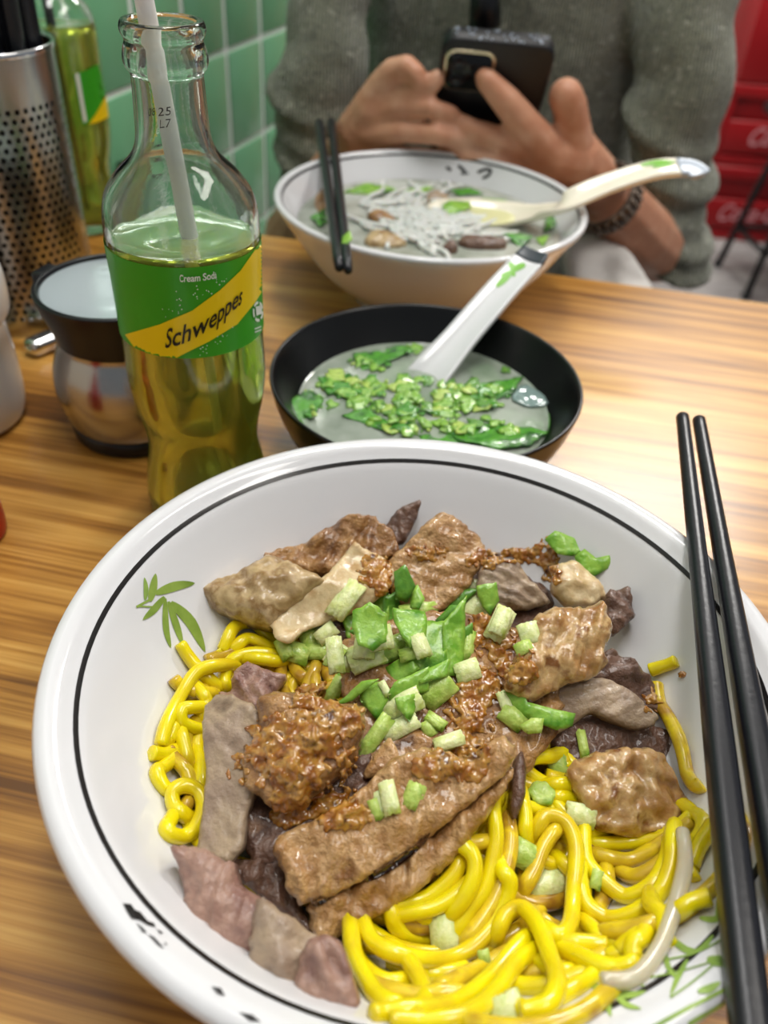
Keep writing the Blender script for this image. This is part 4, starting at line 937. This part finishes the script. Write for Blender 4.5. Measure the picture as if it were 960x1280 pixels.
# ================================================================== condiments at the wall
# perforated steel chopstick holder: real holes
HCn = Vector((-.247, .50, 0)); HR = .045; HH = .157
hr = empty('chopstick_holder', HCn, 'perforated stainless steel cylinder packed with black chopsticks', 'holder')
def cyl(r, a, z): return HCn+Vector((r*math.cos(a), r*math.sin(a), z))
m = MB()
def band(z0, z1, n=96, k=3):
    m.lathe([(HR, z0+(z1-z0)*i/k) for i in range(k+1)], HCn, n)
z_lo, z_hi = .010, .132; rows = 26; colsn = 56
band(0, z_lo); band(z_hi, HH)
dz = (z_hi-z_lo)/rows; da = 2*math.pi/colsn
for rI in range(rows):
    for cI in range(colsn):
        ac = (cI+(.5 if rI % 2 else 0))*da; zc = z_lo+(rI+.5)*dz; an = (math.degrees(ac)) % 360
        solid = (cI % 14) in (0, 13)
        sq = [(-1, -1), (0, -1), (1, -1), (1, 0), (1, 1), (0, 1), (-1, 1), (-1, 0)]
        if solid:
            m.add([cyl(HR, ac+x*da/2, zc+y*dz/2) for x, y in ((-1, -1), (1, -1), (1, 1), (-1, 1))], [(0, 1, 2, 3)]); continue
        outer = [cyl(HR, ac+x*da/2, zc+y*dz/2) for x, y in sq]; hr_ = .0015
        inner = [cyl(HR, ac+hr_/HR*math.cos(t), zc+hr_*math.sin(t)) for t in [math.atan2(y, x) for x, y in sq]]
        m.add(outer+inner, [(i, (i+1) % 8, 8+(i+1) % 8, 8+i) for i in range(8)])
m.build('perforated_wall', m_steel, hr)
m = MB(); m.lathe([(HR-.0012, HH-.002), (HR-.0012, HH+.0006), (HR+.0005, HH+.0012), (HR+.0010, HH), (HR+.0008, HH-.002)], HCn, 96); m.build('rolled_rim', m_chrome, hr)
m = MB(); m.lathe([(0, .001), (HR-.0005, .001), (HR-.0005, .003), (0, .003)], HCn, 48); m.build('base_plate', m_steel, hr)
for k in range(3):
    a = -1.2-.9*k; m = MB(); m.ico(cyl(HR, a, HH-.012), .0018, 2); m.build('rivet', m_chrome, hr)
rr = random.Random(8)
for k in range(30):
    a = k*2.4; rad = .037*math.sqrt((k+.5)/30); p = HCn+Vector((rad*math.cos(a), rad*math.sin(a), .004)); q = p+Vector((rr.uniform(-.006, .006), rr.uniform(-.006, .006), .235))
    chopstick(p, q, .0028, .0039, 'black chopstick standing upright in the perforated steel holder', 'chopsticks in the steel holder', n=12)
# steel sugar pot
PC = Vector((-.1385, .372, 0))
pot = empty('sugar_pot', PC, 'squat steel pot with black collar and mirror lid behind the bottle', 'pot')
m = MB(); m.lathe(smoothprof([(.0325, .0085), (.0350, .014), (.0375, .027), (.0370, .038), (.0340, .048), (.0318, .054), (.0318, .058)], 4), PC, 72); m.build('steel_body', m_steel, pot)
m = MB(); m.lathe([(0, 0), (.0315, 0), (.0328, .002), (.0333, .008), (.0325, .0088), (0, .0088)], PC, 72); m.build('base_ring', m_blackplastic, pot)
m = MB(); m.lathe(smoothprof([(.0322, .0565), (.0326, .059), (.0345, .066), (.0372, .0745), (.0385, .0800), (.0383, .0815), (.0365, .0818), (.0356, .0805), (.0352, .079)], 3), PC, 72); m.build('collar', m_blackplastic, pot)
m = MB(); m.lathe([(0, .0803), (.02, .0803), (.0345, .0801), (.0356, .0797), (.0356, .078), (0, .078)], PC, 72); m.build('lid', M('lid_reflection_tint', (206, 218, 224), .16, metal=.35), pot, label='flat mirror finish lid')  # lid's pale blue-grey base colour stands in for reflected ceiling lights
hd = Vector((-.95, .30, 0)).normalized(); R_h = Matrix((hd, Vector((-hd.y, hd.x, 0)), Vector((0, 0, 1)))).transposed()
m = MB(); m.bbox(PC+hd*.0405+Vector((0, 0, .077)), (.008, .014, .009), .002, R_h); m.bbox(PC+hd*.0445+Vector((0, 0, .073)), (.005, .009, .012), .002, R_h); m.build('hinge', m_blackplastic, pot)
# white jar
JC = Vector((-.2325, .367, 0)); m_cer = M('white_ceramic', (226, 226, 226), .18, coat=.4)
jar = empty('condiment_jar', JC, 'white ceramic jar with banded rim at the table side', 'jar')
m = MB(); m.lathe(smoothprof([(0, .001), (.028, .001), (.0325, .004), (.0345, .014), (.0345, .030), (.0335, .048), (.0335, .058)], 3)+smoothprof([(.0345, .0585), (.0372, .061), (.0382, .072), (.0374, .082), (.0345, .0850), (.0315, .084)], 3)+[(.0300, .078), (.026, .02), (0, .015)], JC, 64); m.build('jar_body', m_cer, jar)
m = MB(); m.lathe([(0, .070), (.0292, .070)], JC, 48); m.build('chilli_oil', M('chilli_oil', (92, 40, 20), .1, cols=[(120, 60, 26)], nscale=90), jar)
# small glass behind the jar
GC = Vector((-.2450, .4215, 0))
m = MB(); m.lathe([(0, .0005), (.0145, .0005), (.0155, .002), (.0162, .097), (.0158, .098), (.0150, .097), (.0145, .006), (0, .006)], GC, 48); m.build('shot_glass', M('thin_glass', (245, 248, 246), .01, trans=1, ior=1.45), label='narrow clear glass standing behind the white jar', cat='glass')
# steel bar / spoon on the table
tb0, tb1 = Vector((-.2215, .4335, .0056)), Vector((-.178, .497, .0055)); tdv = (tb1-tb0).normalized(); R_t = Matrix((tdv, Vector((-tdv.y, tdv.x, 0)), Vector((0, 0, 1)))).transposed()
m = MB(); m.bbox((tb0+tb1)/2, ((tb1-tb0).length, .0135, .0112), .0050, R_t); m.build('steel_bar', m_chrome, label='short polished steel bar lying between white jar and steel pot', cat='utensil')
# red bottle at the frame's edge
RC = P(-30, 668, 0)+Vector((-.002, .0, 0)); m_red = M('red_plastic', (178, 20, 18), .3)
rb = empty('sauce_bottle', RC, 'red plastic squeeze bottle at the table side', 'bottle')
m = MB(); m.lathe(smoothprof([(0, .0005), (.0135, .0005), (.0155, .003), (.0158, .012), (.0150, .03), (.0125, .038), (.0085, .042)], 3), RC, 48); m.build('bottle_body', m_red, rb)
m = MB(); m.lathe(smoothprof([(.0090, .042), (.0090, .048), (.0055, .051), (.0025, .064), (0, .0645)], 3), RC, 32); m.build('nozzle', m_red, rb)
# small black block on the wall side
bq = wallhit(146, 208); c = WP(bq[0], bq[1], .0145)
m = MB(); m.bbox(c, (.020, .016, .013), .002, R_w); m.build('wall_hook', m_blackplastic, label='small black block fixed on the green tile wall', cat='hook')

# ================================================================== person with phone
m_skin = M('skin', (206, 152, 122), .45, sss=.25, cols=[(196, 138, 108), (214, 164, 136)], nscale=30, bump=.15, bscale=250, bdist=.001)
def knit():
    m = M('knit_wool', (106, 109, 92), .9, sheen=.3, cols=[(130, 132, 113), (90, 93, 79), (154, 155, 137)], nscale=160, ndetail=6)
    nt = m.node_tree; b = nt.nodes['Principled BSDF']; tc = nt.nodes.new('ShaderNodeTexCoord')
    wv = nt.nodes.new('ShaderNodeTexWave'); wv.inputs['Scale'].default_value = 110; wv.bands_direction = 'X'; wv.inputs['Distortion'].default_value = 3; wv.inputs['Detail'].default_value = 2
    nt.links.new(tc.outputs['Object'], wv.inputs['Vector']); n = nt.nodes.new('ShaderNodeTexNoise'); n.inputs['Scale'].default_value = 320; nt.links.new(tc.outputs['Object'], n.inputs['Vector'])
    mx = nt.nodes.new('ShaderNodeMath'); mx.operation = 'ADD'; nt.links.new(wv.outputs['Fac'], mx.inputs[0]); nt.links.new(n.outputs['Fac'], mx.inputs[1])
    bp = nt.nodes.new('ShaderNodeBump'); bp.inputs['Strength'].default_value = .8; bp.inputs['Distance'].default_value = .0025; nt.links.new(mx.outputs[0], bp.inputs['Height']); nt.links.new(bp.outputs[0], b.inputs['Normal']); return m
m_knit = knit()
m_hair = M('dark_hair', (24, 20, 18), .4, bump=.5, bscale=80, bstretch=(8, 8, .6))
person = empty('person', (0.09, 0.93, -TZ), 'person in grey green knit sweater holding a black phone over the bowl', 'person')
body = MB()
# the hand under the phone (picture right): forearm, palm, thumb, four fingers
limb(body, pxchain([(826, 316, 0.785, 38), (800, 294, 0.755, 42), (770, 258, 0.723, 38), (742, 224, 0.701, 34), (716, 200, 0.688, 38)]))
limb(body, pxchain([(716, 200, 0.688, 38), (690, 196, 0.681, 36), (664, 192, 0.678, 32), (640, 196, 0.678, 27)]))
limb(body, pxchain([(716, 196, 0.685, 30), (716, 160, 0.678, 23), (712, 132, 0.673, 22), (707, 120, 0.671, 22)]))            # thumb
limb(body, pxchain([(684, 190, 0.673, 26), (660, 160, 0.661, 21), (634, 128, 0.657, 19), (610, 102, 0.657, 15), (605, 97, 0.658, 12)]))   # index across the phone's back
limb(body, pxchain([(676, 190, .673, 20), (630, 174, .662, 15), (592, 162, .663, 13.5), (566, 150, .672, 12)]))
limb(body, pxchain([(676, 204, .678, 19), (622, 199, .664, 14.5), (582, 192, .666, 13.5), (560, 182, .676, 12)]))
limb(body, pxchain([(684, 216, .683, 18), (640, 224, .672, 13), (604, 218, .672, 12), (586, 212, .677, 11)]))
# the other hand (picture left)
limb(body, pxchain([(372, 300, 0.810, 44), (402, 246, 0.765, 38), (432, 200, 0.733, 33), (456, 166, 0.701, 36), (474, 138, 0.693, 34)]))
limb(body, pxchain([(470, 140, 0.693, 32), (480, 112, 0.688, 24), (492, 92, 0.681, 19), (508, 84, 0.673, 15), (520, 92, 0.667, 12.5), (523, 102, 0.665, 10)]))   # index, tip hooked down
limb(body, pxchain([(470, 150, 0.693, 30), (494, 128, 0.681, 20), (520, 116, 0.671, 16), (540, 104, 0.667, 13), (546, 98, 0.667, 11)]))                     # thumb
limb(body, pxchain([(472, 142, .688, 22), (502, 133, .672, 13.5), (538, 135, .663, 12.5), (564, 143, .667, 11.5)]))
limb(body, pxchain([(462, 166, .688, 21), (504, 165, .668, 13.5), (546, 168, .660, 13), (584, 175, .665, 12)]))
limb(body, pxchain([(452, 184, .695, 24), (500, 195, .677, 14), (540, 199, .672, 12.5), (566, 199, .677, 11)]))
# neck and head (above the frame)
HX = .088
limb(body, [(Vector((HX, .93, .30)), .055), (Vector((HX, .915, .40)), .052)], sub=2)
body.ico((HX, .895, .50), (.073, .088, .105), 3); body.ico((HX, .855, .455), (.052, .050, .052), 3)
body.ico((HX, .808, .487), (.012, .018, .022), 2); body.ico((HX, .815, .447), (.020, .010, .006), 2); body.ico((HX, .815, .438), (.018, .010, .006), 2)
for s in (-1, 1): body.ico((HX+s*.074, .905, .490), (.010, .020, .030), 2)
bmesh_body = remesh(body, .0020, 2, .5); bmesh_body.build('body', m_skin, person)
m_eye = M('eye_white', (236, 232, 226), .2); m_iris = M('iris', (30, 20, 16), .15)
for s in (-1, 1):
    m = MB(); m.ico((HX+s*.030, .822, .505), (.013, .008, .008), 2); e = m.build('eye', m_eye, person)
    m = MB(); m.ico((HX+s*.030, .8155, .503), (.005, .0025, .005), 2); m.build('iris', m_iris, e)
hb = MB(); hb.ico((HX, .915, .525), (.084, .092, .095), 3); hb.ico((HX, .955, .46), (.074, .055, .10), 3)
for s in (-1, 1): hb.ico((HX+s*.070, .92, .46), (.022, .045, .095), 3)
remesh(hb, .006, 3).build('hair', m_hair, person)
# sweater
sw = MB()
V_ = []; nn_ = 48; tor = [(-.33, .10, .09), (-.31, .15, .11), (-.2, .160, .122), (-.08, .152, .124), (.04, .142, .120), (.16, .146, .116), (.26, .150, .102), (.33, .13, .085), (.37, .08, .06)]
for z, wx, wy in tor: V_ += [Vector((HX+wx*math.cos(2*math.pi*k/nn_), .930+wy*math.sin(2*math.pi*k/nn_), z)) for k in range(nn_)]
sw.add(V_, [(i*nn_+k, i*nn_+(k+1) % nn_, (i+1)*nn_+(k+1) % nn_, (i+1)*nn_+k) for i in range(len(tor)-1) for k in range(nn_)]+[tuple(range(nn_))[::-1], tuple((len(tor)-1)*nn_+k for k in range(nn_))])
sw.lathe([(.052, .33), (.062, .36), (.060, .385), (.050, .385)], (HX, .925, 0), 32, close=True)
def sleeve(ch, n=60, fold0=.45, amp=.075, freq=5.0, tilt=0):
    FT = Matrix.Rotation(.35, 3, 'X') @ Matrix.Rotation(.22, 3, 'Y'); c = pxchain(ch); ps = catmull([q[0] for q in c], 10); rs = [v.x for v in catmull([(q[1], 0, 0) for q in c], 10)]; N = len(ps)
    for i in range(N-1):
        for j in range(5):
            s_ = (i+j/5)/(N-1); p = ps[i].lerp(ps[i+1], j/5); r = rs[i]+(rs[i+1]-rs[i])*j/5
            if s_ > fold0: r *= 1+amp*math.sin((s_-fold0)/(1-fold0)*2*math.pi*freq)+.03
            sw.ico(p+Vector((.004*math.sin(s_*31), 0, 0)), (r, r, r*.20 if s_ > fold0 else r), 3, FT)
sleeve([(858, -260, .88, 56), (862, -100, .86, 62), (860, 20, .83, 60), (846, 130, .81, 60), (838, 215, .80, 54), (838, 280, .79, 48), (850, 328, .785, 47)], fold0=.52, freq=4.6, amp=.13)
sleeve([(402, -260, .88, 54), (408, -100, .86, 56), (414, 10, .83, 50), (400, 100, .81, 54), (396, 160, .80, 52), (398, 210, .79, 46), (396, 250, .78, 42)], fold0=.52, freq=4.0, amp=.13)
sw2 = remesh(sw, .0055, 2, .5)
sw2.V = [v+Vector((0, -1, .2))*.0030*noise.fractal(v*22, 1, 2, 3) for v in sw2.V]
sw2.build('sweater', m_knit, person)
m = MB(); m.tube([PY(622, -160, .80), PY(612, -60, .795), PY(606, 0, .793), PY(606, 34, .793)], [.005, .006, .013, .014], 10); m.build('lanyard', m_blackplastic, person, label='black strap hanging on the chest')
tr = MB(); m_tr = M('dark_trousers', (44, 44, 50), .85, bump=.3, bscale=120)
for s in (-1, 1): limb(tr, [(Vector((HX+s*.075, .95, -.25)), .085), (Vector((HX+s*.085, .70, -.235)), .068), (Vector((HX+s*.085, .665, -.30)), .060), (Vector((HX+s*.085, .70, -.66)), .048)])
remesh(tr, .008, 3).build('trousers', m_tr, person)
sh = MB()
for s in (-1, 1): sh.ico((HX+s*.085, .655, -.715), (.045, .105, .035), 3)
remesh(sh, .006, 2).build('shoes', M('shoe_black', (25, 25, 27), .5), person)
# watch on the forearm
wa_, wb_ = PY(770, 258, .69), PY(742, 224, .668); wc = PY(757, 248, .684); ax = (wb_-wa_).normalized(); R_b = rotto(ax); wr = 38*mpp(wc)
m = MB(); m.lathe([(wr, -.0085), (wr+.0028, -.008), (wr+.0030, .008), (wr, .0085)], wc, 40, close=True, R=R_b); wt = m.build('wristwatch', M('watch_strap', (58, 50, 46), .35, metal=.6, cols=[(120, 104, 92)], nscale=260), person, label='dark beaded metal wristwatch')
m = MB()
for k in range(26):
    for j in (-1, 0, 1):
        a = 2*math.pi*k/26; m.ico(wc+R_b @ Vector(((wr+.003)*math.cos(a), (wr+.003)*math.sin(a), j*.0052)), .0024, 1)
m.build('strap_links', M('watch_links', (120, 108, 98), .25, metal=.9), wt)
# stool under the person (hidden by the table)
st = empty('stool', (HX, .97, -TZ), 'round stool under the person in the knit sweater', 'stool')
m = MB(); m.lathe([(0, -.395), (.15, -.395), (.155, -.388), (.155, -.375), (.15, -.366), (0, -.366)], (HX, .97, 0), 40); m.build('seat', m_red, st)
for k in range(4):
    a = .785+k*1.571; m = MB(); m.tube([(HX+.12*math.cos(a), .97+.12*math.sin(a), -.395), (HX+.16*math.cos(a), .97+.16*math.sin(a), -TZ)], .011, 10); m.build('leg', m_dkmetal, st)

# ------------------------------------------------------------------ phone
pu = Vector((0.02, -.50, .86)).normalized(); pn = Vector((0, -.86, -.50)); pn = (pn-pu*pn.dot(pu)).normalized(); ps_ = pu.cross(pn)*-1
ptop = PY(626, 45, .660)
R_p = Matrix((ps_, pu, pn)).transposed()
if R_p.determinant() < 0: ps_ = -ps_; R_p = Matrix((ps_, pu, pn)).transposed()
pc = ptop-pu*.076
ph = empty('smartphone', pc-pu*.075, 'black smartphone in a glittery case held above the back bowl', 'phone')
PW = .0805
def rrect(w_, h_, r, n=6):
    return [(sx*(w_/2-r)+r*math.cos(a0+k*math.pi/2/n), sy*(h_/2-r)+r*math.sin(a0+k*math.pi/2/n)) for sx, sy, a0 in ((1, 1, 0), (-1, 1, math.pi/2), (-1, -1, math.pi), (1, -1, 1.5*math.pi)) for k in range(n+1)]
def prism(mb, ol, zs, ins, c, R):
    """stacked rounded outline; zs heights, ins insets (scale)"""
    n = len(ol); V = []
    for z, s in zip(zs, ins): V += [c+R @ Vector((x*s[0], y*s[1], z)) for x, y in ol]
    Fc = [(i*n+k, i*n+(k+1) % n, (i+1)*n+(k+1) % n, (i+1)*n+k) for i in range(len(zs)-1) for k in range(n)]+[tuple(range(n))[::-1], tuple((len(zs)-1)*n+k for k in range(n))]
    mb.add(V, Fc)
m_case = M('phone_case', (20, 20, 24), .42, bump=.2, bscale=500)
m = MB(); prism(m, rrect(PW, .152, .011), [-.0065, -.0055, .0055, .0068], [(.97, .985), (1, 1), (1, 1), (.965, .983)], pc, R_p); m.build('case', m_case, ph)
m = MB(); prism(m, rrect(PW-.006, .146, .009), [-.0072, -.0066], [(1, 1), (1, 1)], pc, R_p); m.build('screen', M('screen_glass', (18, 20, 26), .05, coat=.5), ph)
ic = pc+pu*.0545-ps_*.0195
sgn = 1 if (ps_.x > 0) else -1
ic = pc+pu*.052-ps_*sgn*.0190
m = MB(); prism(m, rrect(.0365, .0345, .008), [.0066, .0084, .0088], [(1, 1), (1, 1), (.97, .97)], ic, R_p); isl = m.build('camera_frame', M('champagne_metal', (214, 200, 170), .25, metal=.9), ph, label='pale metal camera frame')
m = MB(); prism(m, rrect(.0328, .0308, .0068), [.0086, .0091], [(1, 1), (1, 1)], ic, R_p); m.build('lens_plate', M('lens_black', (10, 10, 12), .12), isl)
for dx, dy in ((-.008, .007), (-.008, -.007), (.008, 0)):
    m = MB(); m.lathe([(.0058, .0090), (.0058, .0102), (.0045, .0103), (.0044, .0096), (0, .0096)], ic+R_p @ Vector((dx, dy, 0)), 24, R=R_p); m.build('lens', M('lens_glass', (20, 22, 30), .08), isl)
rr = random.Random(4); m = MB()
for k in range(34):
    x = rr.uniform(-.034, .034); z = rr.uniform(-.005, .005); m.ico(pc+R_p @ Vector((x, .0762, z)), .0008 if rr.random() < .7 else .0011, 1)
for k in range(12): m.ico(pc+R_p @ Vector((sgn*.0384, rr.uniform(.0, .07), rr.uniform(-.004, .004))), .0009, 1)
m.build('rhinestones', M('rhinestone', (210, 220, 240), .1, metal=.5), ph, kind='stuff')

# ------------------------------------------------------------------ white cloth on the lap
cl = [(700, 318), (716, 296), (740, 290), (765, 300), (790, 316), (808, 336), (822, 356), (812, 372), (780, 372), (740, 362), (712, 348)]
m_cl = M('white_cloth', (226, 222, 218), .85, bump=.3, bscale=160)
s = slab(cl, (.1, -.8, 1), PY(760, 330, .700), .012, edge=.006, amp=.004, freq=60, bend=(.004, 110, .9, .5), round_it=2, dome=.004)
cloth = s.build('white_cloth', m_cl, label='crumpled white cloth on the lap beyond table edge', cat='cloth')

# ------------------------------------------------------------------ red crates and stool at the back
m_crate = M('red_crate', (150, 10, 18), .35, cols=[(138, 8, 14)], nscale=4)
m_logo = M('logo_white', (206, 140, 146), .5)
cw, cdp, chh = .46, .34, .238
fa = P(900, 300, -TZ); yaw = math.radians(-3); R_c = Matrix.Rotation(yaw, 3, 'Z'); fx = R_c @ Vector((1, 0, 0)); fy = R_c @ Vector((0, 1, 0))
def crate(x, z, label, w_=cw, h_=chh, logo=True):
    """front face starts at x along the row"""
    c = Vector((fa.x, fa.y, 0))+fx*(x+w_/2)+fy*(cdp/2)+Vector((0, 0, z))
    root = empty('drink_crate', c, label, 'crate'); B = lambda q: c+R_c @ Vector(q)
    m = MB(); m.bbox(B((0, .012, h_/2)), (w_-.03, cdp-.03, h_-.004), .004, R_c); m.build('crate_box', m_crate, root)
    m = MB(); m.bbox(B((0, 0, h_-.022)), (w_, cdp, .040), .006, R_c); m.build('top_rim', m_crate, root)
    m = MB(); m.bbox(B((0, 0, .016)), (w_-.008, cdp-.008, .032), .005, R_c); m.build('bottom_rim', m_crate, root)
    for sx in (-1, 1):
        m = MB(); m.bbox(B((sx*(w_/2-.014), 0, h_/2)), (.026, cdp-.004, h_-.03), .005, R_c); m.build('corner_post', m_crate, root)
    m = MB(); m.bbox(B((0, -cdp/2+.010, h_*.36)), (w_-.05, .016, h_*.40), .005, R_c); m.build('front_panel', m_crate, root)
    if logo:
        V, Fc, wd = text2d('Coca-Cola', 1, .35, .015); sc = .255*w_/.46/wd; mb = MB()
        mb.add([B((-w_/2+.10+v.x*sc, -cdp/2+.0012, h_*.27+v.y*sc*1.25+.008*math.sin(v.x/wd*3.1))) for v in V], Fc); mb.build('brand_lettering', m_logo, root, smooth=False)
    return root
crate(-.13, -TZ, 'red drinks crate on the floor at the bottom of the stack')
crate(-.11, -TZ+chh, 'red drinks crate second from the floor in the stack')
crate(.35, -TZ, 'red drinks crate on the floor beside the stack and stool')
crate(.37, -TZ+chh, 'red drinks crate stacked second beside the main stack')
def carton(x, w_, label, pics):
    c = Vector((fa.x, fa.y, 0))+fx*(x+w_/2)+fy*(cdp/2)+Vector((0, 0, -TZ+2*chh)); root = empty('drink_carton', c, label, 'carton'); B = lambda q: c+R_c @ Vector(q)
    m = MB(); m.bbox(B((0, 0, .135)), (w_, cdp, .27), .006, R_c); m.build('carton_box', m_crate, root)
    m = MB(); m.bbox(B((0, -.002, .262)), (w_+.004, cdp+.006, .022), .004, R_c); m.build('lid_flap', m_crate, root)
    for (px, pz, w2, h2, cc) in pics:
        m = MB(); m.box(B((px, -cdp/2-.0006, pz)), (w2, .001, h2), R_c); m.build('printed_patch', M('print_patch', cc, .5), root, smooth=False)
carton(-.10, .285, 'red carton with small dark and pale printed patches on the crates', [(.045, .20, .050, .045, (72, 52, 44)), (.045, .155, .045, .04, (180, 170, 200)), (.0, .075, .06, .05, (178, 110, 124))])
carton(.192, .30, 'plain red carton next to the patched carton on crates', [])
crate(-.09, -TZ+2*chh+.275, 'red drinks crate on top of the cartons', logo=True)
crate(.38, -TZ+2*chh+.275, 'red drinks crate on top beyond the plain carton')
# folding stool in front of the crates
s1_, s2_ = P(896, 333, -TZ), P(931, 374, -TZ)
s3_ = s1_+Vector((.30, .06, 0)); s4_ = s2_+Vector((.32, .04, 0))
sc_ = (s1_+s2_+s3_+s4_)/4
bs = empty('bar_stool', (sc_.x, sc_.y, -TZ), 'dark metal stool with thin splayed legs before the red crates', 'stool')
tops = [sc_+(q-sc_)*.62 for q in (s1_, s2_, s3_, s4_)]
for q, t in zip((s1_, s2_, s3_, s4_), tops):
    m = MB(); m.tube([(q.x, q.y, -TZ), (t.x, t.y, -.31)], .0105, 10); m.build('leg', m_dkmetal, bs)
    m = MB(); m.lathe([(0, 0), (.014, 0), (.014, .016), (.011, .018)], (q.x, q.y, -TZ), 12); m.build('foot_cap', m_blackplastic, bs)
for a_, c_ in ((0, 1), (1, 3), (3, 2), (2, 0)):
    qa = [Vector((q.x, q.y, -TZ)).lerp(Vector((t.x, t.y, -.31)), .3) for q, t in zip((s1_, s2_, s3_, s4_), tops)]
    m = MB(); m.tube([qa[a_], qa[c_]], .008, 8); m.build('crossbar', m_dkmetal, bs)
m = MB(); m.bbox((sc_.x, sc_.y, -.295), (.32, .32, .03), .012); m.build('seat', m_blackplastic, bs)
# ceiling lamp housings
for nm, lb_, c_, sx, sy in (('a', 'white ceiling lamp box above the dining table', (-.25, .30, 1.80), .34, 1.24), ('b', 'square white ceiling lamp box above the crates', (.95, 2.55, 1.80), .94, .64), ('c', 'white ceiling lamp box right of the dining table', (1.1, .35, 1.80), .34, 1.24)):
    m = MB(); m.bbox((c_[0], c_[1], 1.82), (sx, sy, .06), .005); m.build('ceiling_lamp', m_white, label=lb_, cat='lamp')

# ================================================================== lift everything to table height
for o in list(SC.objects):
    if o.parent is None: o.location.z += TZ
